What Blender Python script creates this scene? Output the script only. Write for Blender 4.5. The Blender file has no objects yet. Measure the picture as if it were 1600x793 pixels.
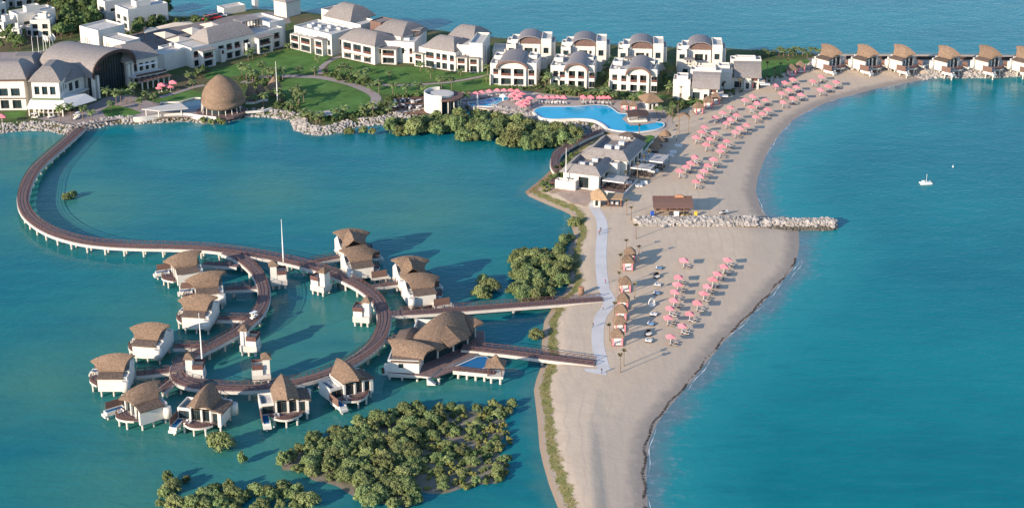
import bpy, math, random
import numpy as np
from mathutils import Vector, Matrix
random.seed(7)
PI = math.pi
S = bpy.context.scene
C = S.collection
# ------------------------------------------------------------------ camera, light, exposure
CAM_H, PITCH, FPX = 207.0, math.radians(22.0), 2800.0
cam = bpy.data.cameras.new('camera'); camo = bpy.data.objects.new('camera', cam); C.objects.link(camo)
camo.location = (0, 0, CAM_H); camo.rotation_euler = (PI/2 - PITCH, 0, 0)
cam.sensor_width = 36.0; cam.lens = FPX/1600*36.0; cam.clip_start = 1.0; cam.clip_end = 40000
S.camera = camo
SUN_EL, SUN_AZ = math.radians(17.5), math.radians(46.0)     # light travels towards +x +y
w = bpy.data.worlds.new('World'); S.world = w; w.use_nodes = True
nt = w.node_tree
sky = nt.nodes.new('ShaderNodeTexSky'); sky.sky_type = 'NISHITA'; sky.sun_disc = False
sky.sun_elevation = SUN_EL; sky.sun_rotation = PI + SUN_AZ      # sun stands behind the camera, to the left
sky.air_density = 1.0; sky.dust_density = 0.3; sky.ozone_density = 2.6
nt.links.new(sky.outputs[0], nt.nodes['Background'].inputs[0])
nt.nodes['Background'].inputs[1].default_value = 0.15
sun = bpy.data.lights.new('sun', 'SUN'); sun.energy = 4.5; sun.angle = math.radians(0.5); sun.color = (1.0, 0.82, 0.62)
suno = bpy.data.objects.new('sun', sun); C.objects.link(suno)
ldir = Vector((math.sin(SUN_AZ)*math.cos(SUN_EL), math.cos(SUN_AZ)*math.cos(SUN_EL), -math.sin(SUN_EL)))
suno.rotation_euler = ldir.to_track_quat('-Z', 'Y').to_euler(); suno.location = (-300, 0, 300)
vs = S.view_settings; vs.view_transform = 'Standard'; vs.look = 'None'; vs.gamma = 1; vs.use_curve_mapping = False
vs.exposure = 0.85
# ------------------------------------------------------------------ helpers
GZ = 1.5                                                     # height of the made ground above the water
def G(u, v, z=0.0):
    """survey point: where the sight line through photo point u,v meets the level z"""
    a = (u-800.0)/FPX; b = (396.5-v)/FPX
    sp, cp = math.sin(PITCH), math.cos(PITCH)
    dx, dy, dz = a, b*sp+cp, b*cp-sp
    t = (CAM_H-z)/(-dz)
    return Vector((dx*t, dy*t, z))
def G2(u, v, z=0.0):
    p = G(u, v, z); return (p.x, p.y)
def rot2(x, y, a): return (x*math.cos(a)-y*math.sin(a), x*math.sin(a)+y*math.cos(a))
ONES = ['first','second','third','fourth','fifth','sixth','seventh','eighth','ninth','tenth','eleventh','twelfth','thirteenth',
        'fourteenth','fifteenth','sixteenth','seventeenth','eighteenth','nineteenth','twentieth']
def ordw(i):
    if i < 20: return ONES[i]
    return {2:'twenty',3:'thirty',4:'forty'}[(i+1)//10]+('-'+ONES[(i+1)%10-1] if (i+1)%10 else 'th')
# ---- materials
M = {}
def nodes_of(m):
    m.use_nodes = True; n = m.node_tree.nodes; l = m.node_tree.links
    return n, l, n['Principled BSDF']
def mat(name, col, rough=0.8, var=0.18, scale=1.0, bump=0.0, bscale=None, spec=0.3, rnd=0.0, stretch=(1,1,1), hue=0.0, metal=0.0, detail=4, wear=None):
    m = bpy.data.materials.new(name); n, l, b = nodes_of(m)
    b.inputs['Roughness'].default_value = rough; b.inputs['Specular IOR Level'].default_value = spec
    b.inputs['Metallic'].default_value = metal
    tc = n.new('ShaderNodeTexCoord'); mp = n.new('ShaderNodeMapping'); mp.inputs['Scale'].default_value = stretch
    l.new(tc.outputs['Object'], mp.inputs['Vector'])
    oi = n.new('ShaderNodeObjectInfo')
    off = n.new('ShaderNodeVectorMath'); off.operation = 'MULTIPLY_ADD'
    l.new(oi.outputs['Random'], off.inputs[0]); off.inputs[1].default_value = (37, 53, 11); l.new(mp.outputs[0], off.inputs[2])
    nz = n.new('ShaderNodeTexNoise'); nz.inputs['Scale'].default_value = scale; nz.inputs['Detail'].default_value = detail
    nz.inputs['Roughness'].default_value = 0.6
    l.new(off.outputs[0], nz.inputs['Vector'])
    mx = n.new('ShaderNodeMix'); mx.data_type = 'RGBA'
    c = Vector(col)
    mx.inputs[6].default_value = (*(c*(1-var)), 1); mx.inputs[7].default_value = (*[min(.95, q) for q in c*(1+var)], 1)
    rp = n.new('ShaderNodeMapRange'); rp.inputs[1].default_value = .3; rp.inputs[2].default_value = .7
    l.new(nz.outputs['Fac'], rp.inputs[0]); l.new(rp.outputs[0], mx.inputs[0])
    out = mx.outputs[2]
    if wear:                                                # large soft stains
        n2 = n.new('ShaderNodeTexNoise'); n2.inputs['Scale'].default_value = wear[1]; n2.inputs['Detail'].default_value = 5
        l.new(off.outputs[0], n2.inputs['Vector'])
        r2 = n.new('ShaderNodeMapRange'); r2.inputs[1].default_value = .45; r2.inputs[2].default_value = .75; r2.inputs[4].default_value = wear[2]
        l.new(n2.outputs['Fac'], r2.inputs[0])
        m2 = n.new('ShaderNodeMix'); m2.data_type = 'RGBA'; m2.inputs[7].default_value = (*wear[0], 1)
        l.new(r2.outputs[0], m2.inputs[0]); l.new(out, m2.inputs[6]); out = m2.outputs[2]
    if rnd or hue:
        hs = n.new('ShaderNodeHueSaturation')
        a = n.new('ShaderNodeMath'); a.operation = 'MULTIPLY_ADD'; a.inputs[1].default_value = 2*rnd; a.inputs[2].default_value = 1-rnd
        l.new(oi.outputs['Random'], a.inputs[0]); l.new(a.outputs[0], hs.inputs['Value'])
        if hue:
            h = n.new('ShaderNodeMath'); h.operation = 'MULTIPLY_ADD'; h.inputs[1].default_value = 2*hue; h.inputs[2].default_value = .5-hue
            f = n.new('ShaderNodeMath'); f.operation = 'FRACT'; g = n.new('ShaderNodeMath'); g.operation = 'MULTIPLY'; g.inputs[1].default_value = 17.3
            l.new(oi.outputs['Random'], g.inputs[0]); l.new(g.outputs[0], f.inputs[0]); l.new(f.outputs[0], h.inputs[0]); l.new(h.outputs[0], hs.inputs['Hue'])
        l.new(out, hs.inputs['Color']); out = hs.outputs[0]
    l.new(out, b.inputs['Base Color'])
    if bump:
        bn = n.new('ShaderNodeTexNoise'); bn.inputs['Scale'].default_value = bscale or scale*3; bn.inputs['Detail'].default_value = 4
        l.new(off.outputs[0], bn.inputs['Vector'])
        bp = n.new('ShaderNodeBump'); bp.inputs['Strength'].default_value = 1.0; bp.inputs['Distance'].default_value = bump
        l.new(bn.outputs['Fac'], bp.inputs['Height']); l.new(bp.outputs[0], b.inputs['Normal'])
    M[name] = m; return m
mat('plaster', (.605,.58,.54), .85, .04, .5, wear=((.50,.47,.43), .35, .25))
mat('plaster_warm', (.64,.59,.52), .85, .05, .5, wear=((.50,.45,.38), .3, .30))
mat('concrete', (.53,.50,.465), .85, .08, .7, wear=((.42,.40,.36), .4, .55))
mat('thatch', (.205,.143,.104), .95, .42, 1.6, .14, 3.5, .1, .10, stretch=(1,1,2.2), wear=((.16,.115,.085), .35, .6))
mat('thatch_dark', (.135,.102,.085), .95, .42, 1.6, .12, 3.5, .1, .10, stretch=(1,1,2.2))
mat('thatch_warm', (.23,.155,.105), .95, .35, 2.0, .10, 4, .1, .12, stretch=(1,1,2))
mat('shingle', (.235,.215,.21), .85, .30, 2.2, .06, 3, .25, .06, wear=((.20,.175,.165), .25, .5))
mat('slate_vault', (.205,.19,.20), .7, .16, 1.4, .03, 3, .3, .05)
mat('deck_timber', (.180,.125,.118), .8, .25, 1.2, .02, 6, .2, stretch=(1,1,1))
mat('rail_timber', (.115,.062,.058), .75, .25, 1.5, 0, None, .2)
mat('screen_timber', (.150,.092,.078), .8, .25, 1.6, .03, 5, .2, .08, stretch=(6,6,1))
mat('balustrade_timber', (.125,.058,.05), .8, .25, 1.6, 0, None, .2, stretch=(6,6,1))
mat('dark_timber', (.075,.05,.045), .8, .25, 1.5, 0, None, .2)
mat('glass', (.018,.035,.042), .12, .35, .5, 0, None, .6, .3)
mat('frame', (.09,.065,.055), .6, .1, 1, 0, None, .3)
mat('roof_flat', (.52,.50,.47), .9, .12, .5, wear=((.34,.33,.32), .4, .6))
mat('plant_metal', (.45,.46,.47), .5, .15, 1, 0, None, .4, .2)
mat('paving', (.40,.335,.30), .9, .12, .6, .01, 3, wear=((.30,.26,.24), .25, .5))
mat('path_grey', (.56,.555,.56), .85, .06, .8, .01, 4, wear=((.36,.35,.35), .2, .4))
mat('garden_path', (.30,.255,.25), .9, .10, .5, .01, 4)
mat('asphalt', (.21,.185,.18), .9, .12, .4, .01, 4)
mat('lawn', (.082,.172,.046), .95, .28, .22, .06, 5, .1, wear=((.11,.17,.045), .07, .7))
mat('arch_timber', (.145,.092,.082), .8, .25, 1.6)
mat('straw', (.40,.27,.165), .95, .25, 2, .06, 4, .1)
mat('bare_earth', (.40,.305,.25), .95, .2, .4, .06, 3, .1, wear=((.30,.215,.17), .2, .7))
mat('soil', (.17,.105,.08), .95, .3, .5, .08, 3, .1)
mat('rock', (.36,.335,.315), .9, .35, .35, .10, 2.2, .2, detail=6, wear=((.20,.17,.15), .8, .6))
mat('leaf_mangrove', (.150,.188,.074), .75, .45, 1.3, 0, None, .2, .34, hue=.03)
mat('leaf_dry', (.185,.19,.06), .75, .35, .9, 0, None, .2, .22, hue=.02)
mat('leaf_tree', (.092,.140,.050), .75, .40, .8, 0, None, .2, .25, hue=.015)
mat('leaf_palm', (.105,.145,.055), .7, .35, .9, 0, None, .25, .22, hue=.015)
mat('leaf_bound', (.135,.115,.055), .8, .35, .9, 0, None, .2, .2)
mat('bark', (.20,.15,.115), .95, .25, 2, .03, 6, .1, .15)
mat('bark_grey', (.13,.105,.085), .95, .25, 2, 0, None, .1, .15)
mat('grass_tuft', (.165,.165,.055), .9, .4, .5, 0, None, .1)
mat('pink_canvas', (.79,.235,.275), .8, .07, .7, 0, None, .2, .10)
mat('beige_canvas', (.66,.56,.45), .85, .06, .6, 0, None, .2, .06)
mat('grey_canvas', (.40,.39,.385), .85, .08, .6, 0, None, .2, .06)
mat('white_fabric', (.68,.665,.645), .85, .04, 1, 0, None, .2, .06)
mat('towel_blue', (.16,.27,.42), .9, .12, 1, 0, None, .1, .2)
mat('dark_wicker', (.055,.045,.045), .85, .2, 3, 0, None, .2)
mat('white_metal', (.78,.77,.75), .45, .04, 1, 0, None, .5)
mat('dark_metal', (.06,.06,.065), .5, .1, 1, 0, None, .5)
mat('red_paint', (.55,.035,.045), .35, .05, 1, 0, None, .5)
mat('yellow_paint', (.75,.48,.05), .4, .05, 1, 0, None, .5)
mat('blue_paint', (.03,.10,.45), .4, .05, 1, 0, None, .5)
mat('tyre', (.03,.03,.03), .9, .1, 1, 0, None, .2)
mat('terracotta', (.40,.20,.12), .85, .15, 1.2, 0, None, .2)
mat('foam', (.75,.76,.76), .9, .1, 1.2, 0, None, .2)
# pool water
def pool_mat(name, col):
    m = bpy.data.materials.new(name); n, l, b = nodes_of(m)
    b.inputs['Base Color'].default_value = (*col, 1); b.inputs['Roughness'].default_value = .08; b.inputs['IOR'].default_value = 1.33
    b.inputs['Specular IOR Level'].default_value = .35
    tc = n.new('ShaderNodeTexCoord'); nz = n.new('ShaderNodeTexNoise'); nz.inputs['Scale'].default_value = .9; nz.inputs['Detail'].default_value = 3
    l.new(tc.outputs['Object'], nz.inputs['Vector'])
    bp = n.new('ShaderNodeBump'); bp.inputs['Distance'].default_value = .05; bp.inputs['Strength'].default_value = .6
    l.new(nz.outputs['Fac'], bp.inputs['Height']); l.new(bp.outputs[0], b.inputs['Normal'])
    mx = n.new('ShaderNodeMix'); mx.data_type = 'RGBA'; n2 = n.new('ShaderNodeTexNoise'); n2.inputs['Scale'].default_value = .12
    l.new(tc.outputs['Object'], n2.inputs['Vector']); l.new(n2.outputs['Fac'], mx.inputs[0])
    mx.inputs[6].default_value = (*[q*.8 for q in col], 1); mx.inputs[7].default_value = (*[q*1.2 for q in col], 1)
    l.new(mx.outputs[2], b.inputs['Base Color']); M[name] = m
pool_mat('pool_water', (.006,.33,.54)); pool_mat('pool_deep', (.012,.12,.28)); pool_mat('pond_water', (.03,.075,.12))
# ---- mesh builder
class MB:
    def __init__(s): s.v = []; s.f = []
    def add(s, vs, fs):
        o = len(s.v); s.v += [tuple(q) for q in vs]; s.f += [tuple(i+o for i in f) for f in fs]; return s
    def box(s, x0, x1, y0, y1, z0, z1):
        return s.add([(x0,y0,z0),(x1,y0,z0),(x1,y1,z0),(x0,y1,z0),(x0,y0,z1),(x1,y0,z1),(x1,y1,z1),(x0,y1,z1)],
                     [(0,3,2,1),(4,5,6,7),(0,1,5,4),(1,2,6,5),(2,3,7,6),(3,0,4,7)])
    def prism(s, pts, z0, z1):                             # counter-clockwise outline
        n = len(pts)
        return s.add([(p[0],p[1],z0) for p in pts]+[(p[0],p[1],z1) for p in pts],
                     [tuple(range(n-1,-1,-1)), tuple(range(n,2*n))]+[(i,(i+1)%n,n+(i+1)%n,n+i) for i in range(n)])
    def poly(s, pts): return s.add(pts, [tuple(range(len(pts)))])
    def tube(s, p0, p1, r0, r1=None, n=6, cap=True):
        r1 = r0 if r1 is None else r1; p0 = Vector(p0); p1 = Vector(p1); d = (p1-p0).normalized()
        a = d.orthogonal().normalized(); b = d.cross(a)
        V = []
        for p, r in ((p0,r0),(p1,r1)):
            for i in range(n):
                t = 2*PI*i/n; V.append(p+a*(r*math.cos(t))+b*(r*math.sin(t)))
        F = [(i,(i+1)%n,n+(i+1)%n,n+i) for i in range(n)]
        if cap: F += [tuple(range(n-1,-1,-1)), tuple(range(n,2*n))]
        return s.add(V, F)
    def lathe(s, prof, n=12, cx=0, cy=0, a0=0, sx=1, sy=1):   # profile (r,z) bottom to top
        V = []; F = []; k = len(prof)
        for r, z in prof:
            for i in range(n):
                t = a0+2*PI*i/n; V.append((cx+sx*r*math.cos(t), cy+sy*r*math.sin(t), z))
        for j in range(k-1):
            for i in range(n): F.append((j*n+i, j*n+(i+1)%n, (j+1)*n+(i+1)%n, (j+1)*n+i))
        F.append(tuple(range(n-1,-1,-1))); F.append(tuple((k-1)*n+i for i in range(n)))
        return s.add(V, F)
    def rings(s, rs, cap=True):                              # stacked closed rings of equal count
        n = len(rs[0]); V = [p for r in rs for p in r]; F = []
        for j in range(len(rs)-1):
            for i in range(n): F.append((j*n+i, j*n+(i+1)%n, (j+1)*n+(i+1)%n, (j+1)*n+i))
        if cap: F.append(tuple(range(n-1,-1,-1))); F.append(tuple((len(rs)-1)*n+i for i in range(n)))
        return s.add(V, F)
    def sheet(s, grid, thick=0.3):                           # grid[i][j] of points, thickened downwards
        ni, nj = len(grid), len(grid[0]); V = [p for r in grid for p in r]; n = len(V)
        V = V+[(p[0],p[1],p[2]-thick) for p in V]; F = []
        I = lambda i, j: i*nj+j
        for i in range(ni-1):
            for j in range(nj-1):
                F.append((I(i,j),I(i+1,j),I(i+1,j+1),I(i,j+1))); F.append((n+I(i,j),n+I(i,j+1),n+I(i+1,j+1),n+I(i+1,j)))
        ed = [I(i,0) for i in range(ni)]+[I(ni-1,j) for j in range(1,nj)]+[I(i,nj-1) for i in range(ni-2,-1,-1)]+[I(0,j) for j in range(nj-2,0,-1)]
        for k in range(len(ed)):
            a, b = ed[k], ed[(k+1)%len(ed)]; F.append((b, a, n+a, n+b))
        return s.add(V, F)
    def strip(s, L, R, z):                                   # flat ribbon between two polylines
        V = [(p[0],p[1],z) for p in L]+[(p[0],p[1],z) for p in R]; n = len(L)
        return s.add(V, [(i,n+i,n+i+1,i+1) for i in range(n-1)])
    def mesh(s, name):
        me = bpy.data.meshes.new(name); me.from_pydata(s.v, [], s.f); me.update(); return me
    def build(s, name, m, parent=None, smooth=False, mir=False):
        if mir: s.v = [(x,-y,z) for x,y,z in s.v]; s.f = [f[::-1] for f in s.f]
        me = s.mesh(name); me.materials.append(M[m])
        if smooth: me.polygons.foreach_set('use_smooth', [True]*len(me.polygons))
        o = bpy.data.objects.new(name, me); C.objects.link(o)
        if parent: o.parent = parent
        return o
def tag(o, label=None, cat=None, group=None, kind=None):
    if label: o['label'] = label
    if cat: o['category'] = cat
    if group: o['group'] = group
    if kind: o['kind'] = kind
    return o
def thing(name, label, cat, loc=(0,0,0), rz=0.0, group=None):
    o = bpy.data.objects.new(name, None); C.objects.link(o); o.empty_display_size = .3
    o.location = loc; o.rotation_euler = (0,0,rz); return tag(o, label, cat, group)
def part(name, me, parent, loc=(0,0,0), rz=0.0):             # part that shares mesh data
    o = bpy.data.objects.new(name, me); C.objects.link(o); o.parent = parent; o.location = loc; o.rotation_euler = (0,0,rz); return o
def clone(root, loc, rz=0.0, label=None, group=None, sc=None):
    def rec(o, par):
        c = o.copy(); C.objects.link(c); c.parent = par
        for ch in o.children: rec(ch, c)
        return c
    r = rec(root, None); r.location = loc; r.rotation_euler = (0,0,rz)
    if sc: r.scale = sc if isinstance(sc, (tuple,list)) else (sc,sc,sc)
    if label: r['label'] = label
    if group: r['group'] = group
    return r
class Proto:
    """first use places the original, later uses place copies"""
    def __init__(s, root): s.root = root; s.used = False
    def put(s, loc, rz=0.0, label=None, group=None, sc=None):
        if s.used: return clone(s.root, loc, rz, label, group, sc)
        s.used = True; s.first = s.root; r = s.root; r.location = loc; r.rotation_euler = (0,0,rz)
        if sc: r.scale = sc if isinstance(sc, (tuple,list)) else (sc,sc,sc)
        if label: r['label'] = label
        if group: r['group'] = group
        return r
def shared(mb, name, m, smooth=False):
    me = mb.mesh(name); me.materials.append(M[m])
    if smooth: me.polygons.foreach_set('use_smooth', [True]*len(me.polygons))
    return me
def catmull(pts, step=2.0):
    P = [Vector(p) for p in pts]; P = [P[0]*2-P[1]]+P+[P[-1]*2-P[-2]]; D = []
    for i in range(1, len(P)-2):
        for k in range(16):
            t = k/16; a,b,c,d = P[i-1],P[i],P[i+1],P[i+2]
            D.append(.5*((2*b)+(c-a)*t+(2*a-5*b+4*c-d)*t*t+(3*b-a-3*c+d)*t**3))
    D.append(P[-2]); L = [0]
    for i in range(1, len(D)): L.append(L[-1]+(D[i]-D[i-1]).length)
    n = max(2, int(L[-1]/step)); out = []; j = 0
    for k in range(n+1):
        s = L[-1]*k/n
        while j < len(L)-2 and L[j+1] < s: j += 1
        t = (s-L[j])/max(1e-6, L[j+1]-L[j]); out.append(D[j].lerp(D[j+1], t))
    return out
def offset_line(P, d):
    out = []
    for i, p in enumerate(P):
        a = P[max(0,i-1)]; b = P[min(len(P)-1,i+1)]; t = Vector((b.x-a.x, b.y-a.y, 0)).normalized()
        out.append(Vector((p.x-t.y*d, p.y+t.x*d, p.z)))
    return out
# ------------------------------------------------------------------ shoreline, terrain, water
# photo outline of the land; letter: g grassy bank, r rock bank, b beach, s soft shore
COAST = [(900,1000,'g'),(884,880,'g'),(872,793,'g'),(858,757,'g'),(848,722,'g'),(843,699,'g'),(840,659,'g'),(837,632,'g'),(834,609,'g'),(838,592,'g'),(849,562,'g'),
 (846,540,'g'),(850,502,'g'),(861,484,'g'),(866,470,'g'),(884,455,'g'),(889,440,'g'),(885,425,'g'),(886,408,'g'),(888,392,'g'),(897,366,'g'),(893,354,'g'),(896,344,'g'),
 (891,335,'g'),(879,329,'g'),(854,319,'g'),(827,307,'g'),(820,300,'g'),(827,294,'g'),(845,280,'g'),(862,264,'g'),(874,254,'g'),(885,243,'g'),(905,229,'g'),(925,217,'g'),
 (938,212,'r'),(930,208,'r'),(919,203,'r'),(894,199,'r'),(856,198,'r'),(831,193,'r'),(818,188,'r'),(780,179,'r'),(755,174,'r'),(730,173,'r'),(690,177,'r'),(661,181,'r'),(623,187,'r'),(601,194,'r'),
 (560,197,'r'),(545,202,'r'),(520,209,'r'),(490,210,'r'),(468,205,'r'),(461,200,'r'),(456,189,'r'),(448,187,'r'),(420,183,'r'),(393,182,'r'),(380,184,'r'),(338,193,'r'),(288,189,'r'),(250,191,'r'),
 (208,194,'r'),(180,194,'r'),(160,198,'r'),(139,204,'r'),(130,208,'r'),(103,210,'r'),(76,204,'r'),(30,204,'r'),(0,208,'r'),(-60,212,'r'),(-200,205,'r'),(-330,120,'r'),(-330,-160,'s'),
 (180,-160,'s'),(205,-40,'s'),(219,0,'s'),(232,16,'s'),(271,26,'s'),(325,26,'s'),(360,20,'s'),(398,14,'s'),(431,17,'s'),(448,15,'s'),(500,22,'s'),(560,36,'s'),(620,44,'s'),(690,48,'s'),(760,58,'s'),
 (875,66,'s'),(960,70,'s'),(1050,74,'s'),(1140,76,'s'),(1190,79,'s'),(1240,83,'s'),(1275,84,'s'),(1340,84,'s'),(1420,84,'s'),(1500,85,'s'),(1600,86,'s'),(1800,88,'r'),
 (1800,115,'r'),(1600,118,'r'),(1550,121,'r'),(1505,121,'r'),(1477,121,'r'),(1457,122,'b'),(1435,126,'b'),(1414,130,'b'),(1363,140,'b'),(1326,150,'b'),(1307,155,'b'),(1287,162,'b'),(1262,174,'b'),(1240,187,'b'),
 (1221,206,'b'),(1204,229,'b'),(1194,250,'b'),(1184,277,'b'),(1181,298,'b'),(1187,321,'b'),(1200,340,'b'),(1248,361,'b'),(1249,382,'b'),(1246,400,'b'),(1239,420,'b'),(1216,446,'b'),(1191,474,'b'),(1161,504,'b'),
 (1133,531,'b'),(1105,565,'b'),(1077,600,'b'),(1050,630,'b'),(1027,660,'b'),(1014,690,'b'),(1010,740,'b'),(1012,793,'b'),(1010,880,'b'),(1005,1000,'b')]
CW = np.array([G2(u, v) for u, v, k in COAST]); CK = np.array([{'g':0,'r':1,'b':2,'s':3}[k] for _,_,k in COAST])
def sdf(P):
    """signed distance to the shoreline (land positive) and kind of the nearest shore"""
    P = np.asarray(P, float); A = CW; B = np.roll(CW, -1, 0); best = np.full(len(P), 1e18); kind = np.zeros(len(P), int); ins = np.zeros(len(P), bool)
    for i in range(len(A)):
        a, b = A[i], B[i]; e = b-a; t = np.clip(((P-a)@e)/(e@e), 0, 1); d = ((P-a-t[:,None]*e)**2).sum(1)
        m = d < best; best[m] = d[m]; kind[m] = CK[i]
        c = (a[1] > P[:,1]) != (b[1] > P[:,1])
        if c.any():
            xi = a[0]+(P[:,1]-a[1])*e[0]/(e[1] if abs(e[1]) > 1e-9 else 1e-9); ins ^= c & (P[:,0] < xi)
    d = np.sqrt(best); return np.where(ins, d, -d), kind
SLOPE = np.array([.28, .40, .085, .25])
def height(P, d=None, k=None):
    if d is None: d, k = sdf(P)
    z = SLOPE[k]*d; z = np.where(z > GZ-.35, GZ-.35+.35*(1-np.exp(-(z-GZ+.35)/.35)), z)
    return np.maximum(z, -3.0)
def hz(x, y): return float(height(np.array([[x, y]]))[0])
RESORT = np.array([G2(*p) for p in [(-400,300),(130,207),(450,220),(830,215),(930,205),(1045,196),(1065,178),(1120,158),(1200,124),(1262,101),(1275,92),(1275,-300),(-400,-300)]])
SPITW = np.array([G2(*p) for p in [(815,302),(860,262),(876,292),(900,290),(880,310)]])
def inpoly(P, poly):
    ins = np.zeros(len(P), bool)
    for i in range(len(poly)):
        a, b = poly[i], poly[(i+1)%len(poly)]; c = (a[1] > P[:,1]) != (b[1] > P[:,1])
        ins ^= c & (P[:,0] < a[0]+(P[:,1]-a[1])*(b[0]-a[0])/((b[1]-a[1]) or 1e-9))
    return ins
def grid_mesh(xs, ys):
    X, Y = np.meshgrid(xs, ys); P = np.stack([X.ravel(), Y.ravel()], 1); nx, ny = len(xs), len(ys)
    i = np.arange(nx-1)[None,:]+np.arange(ny-1)[:,None]*nx; F = np.stack([i, i+1, i+nx+1, i+nx], -1).reshape(-1, 4); return P, F
def np_mesh(name, V, F):
    me = bpy.data.meshes.new(name); me.vertices.add(len(V)); me.vertices.foreach_set('co', np.asarray(V, np.float32).ravel())
    me.loops.add(F.size); me.loops.foreach_set('vertex_index', F.ravel().astype(np.int32)); me.polygons.add(len(F))
    k = F.shape[1]; me.polygons.foreach_set('loop_start', np.arange(0, F.size, k, dtype=np.int32))
    me.polygons.foreach_set('use_smooth', np.ones(len(F), bool)); me.update(calc_edges=True); me.validate(); return me
def attr(me, name, vals):
    a = me.attributes.new(name, 'FLOAT', 'POINT'); a.data.foreach_set('value', np.asarray(vals, np.float32))
P, F = grid_mesh(np.arange(-345, 350, 1.5), np.arange(322, 985, 1.5))
d, k = sdf(P); z = height(P, d, k)
rng = np.random.default_rng(3)
res = inpoly(P, RESORT).astype(float)
keep = (d[F] > -14).any(1)                                   # the bed falls away under the water sheet
me = np_mesh('ground', np.column_stack([P, z]), F[keep])
attr(me, 'shore', d); attr(me, 'garden', res)
attr(me, 'bank', ((k == 0) & (P[:,1] < 760)).astype(float)*(1-res)); attr(me, 'beach', (k == 2).astype(float)); attr(me, 'heath', inpoly(P, SPITW).astype(float))
ground = bpy.data.objects.new('ground', me); C.objects.link(ground); tag(ground, kind='structure')
m = bpy.data.materials.new('ground'); n, l, b = nodes_of(m); M['ground'] = m
b.inputs['Roughness'].default_value = .95; b.inputs['Specular IOR Level'].default_value = .15
tc = n.new('ShaderNodeTexCoord')
def noise(sc, det=4, st=(1,1,1), rg=.55):
    mp = n.new('ShaderNodeMapping'); mp.inputs['Scale'].default_value = st; l.new(tc.outputs['Object'], mp.inputs[0])
    q = n.new('ShaderNodeTexNoise'); q.inputs['Scale'].default_value = sc; q.inputs['Detail'].default_value = det; q.inputs['Roughness'].default_value = rg
    l.new(mp.outputs[0], q.inputs['Vector']); return q.outputs['Fac']
def mathn(op, a, b_=None, c=None):
    q = n.new('ShaderNodeMath'); q.operation = op
    for i, x in enumerate((a, b_, c)):
        if x is None: continue
        if isinstance(x, (int, float)): q.inputs[i].default_value = x
        else: l.new(x, q.inputs[i])
    return q.outputs[0]
def ramp(x, lo, hi, a=0., b_=1., smooth=True):
    q = n.new('ShaderNodeMapRange'); q.interpolation_type = 'SMOOTHSTEP' if smooth else 'LINEAR'
    l.new(x, q.inputs[0]); q.inputs[1].default_value = lo; q.inputs[2].default_value = hi; q.inputs[3].default_value = a; q.inputs[4].default_value = b_; return q.outputs[0]
def mixc(f, a, b_):
    q = n.new('ShaderNodeMix'); q.data_type = 'RGBA'
    if isinstance(f, (int, float)): q.inputs[0].default_value = f
    else: l.new(f, q.inputs[0])
    for i, x in ((6, a), (7, b_)):
        if isinstance(x, tuple): q.inputs[i].default_value = (*x, 1)
        else: l.new(x, q.inputs[i])
    return q.outputs[2]
def at(nm):
    q = n.new('ShaderNodeAttribute'); q.attribute_name = nm; return q.outputs['Fac']
shore = at('shore'); big = noise(.035, 5); mid = noise(.25, 5); fine = noise(1.6, 4)
sand = mixc(ramp(big, .35, .65), (.50,.405,.305), (.555,.452,.345)); sand = mixc(ramp(mid, .4, .75, 0, .45), sand, (.45,.36,.285)); sand = mixc(ramp(fine, .45, .8, 0, .18), sand, (.43,.355,.305))
tracks = noise(.5, 3, (1,.14,1)); sand = mixc(ramp(tracks, .56, .68, 0, .22), sand, (.45,.37,.315))
wv = n.new('ShaderNodeTexWave'); wv.inputs['Scale'].default_value = .085; wv.inputs['Distortion'].default_value = 9; wv.inputs['Detail'].default_value = 3; wv.inputs['Detail Scale'].default_value = .35
l.new(tc.outputs['Object'], wv.inputs['Vector']); lanes = ramp(wv.outputs['Fac'], .86, .97)
sand = mixc(mathn('MULTIPLY', lanes, ramp(big, .42, .6, 0, .30)), sand, (.40,.33,.28))
wob = mathn('ADD', shore, ramp(noise(.09, 4), .25, .75, -5, 5, False))
sand = mixc(mathn('MULTIPLY', ramp(wob, 9, 14, 1, 0), mathn('MULTIPLY', at('beach'), .55)), sand, (.47,.385,.31))
wet = mathn('MULTIPLY', ramp(mathn('ADD', shore, ramp(noise(.3, 3), .3, .7, -.8, .8, False)), 1.6, 6.0, 1, 0), .88)
sand = mixc(wet, sand, (.27,.235,.21))
gb = mathn('MULTIPLY', at('bank'), mathn('MULTIPLY', ramp(mathn('ADD', shore, ramp(noise(.35, 4), .3, .7, -.8, .8, False)), 1.4, 2.0), ramp(mathn('ADD', shore, ramp(noise(.45, 4), .3, .7, -1.0, 1.0, False)), 4.6, 3.8)))
sand = mixc(mathn('MULTIPLY', gb, .9), sand, mixc(ramp(mid, .35, .65), (.13,.15,.045), (.22,.19,.08)))
sand = mixc(mathn('MULTIPLY', at('bank'), ramp(shore, 2.0, .2, 0, .75)), sand, (.33,.24,.165))
sand = mixc(mathn('MULTIPLY', at('heath'), ramp(mid, .3, .6, .3, .9)), sand, (.23,.15,.10))
gard = mixc(ramp(mid, .4, .6), (.060,.105,.032), (.11,.11,.055)); gard = mixc(ramp(big, .5, .65, 0, .6), gard, (.15,.10,.075))
col = mixc(at('garden'), sand, gard); l.new(col, b.inputs['Base Color'])
bp = n.new('ShaderNodeBump'); bp.inputs['Distance'].default_value = .16; bp.inputs['Strength'].default_value = .4
l.new(mathn('ADD', noise(.7, 4), mathn('MULTIPLY', tracks, .8)), bp.inputs['Height']); l.new(bp.outputs[0], b.inputs['Normal'])
me.materials.append(m)
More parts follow.
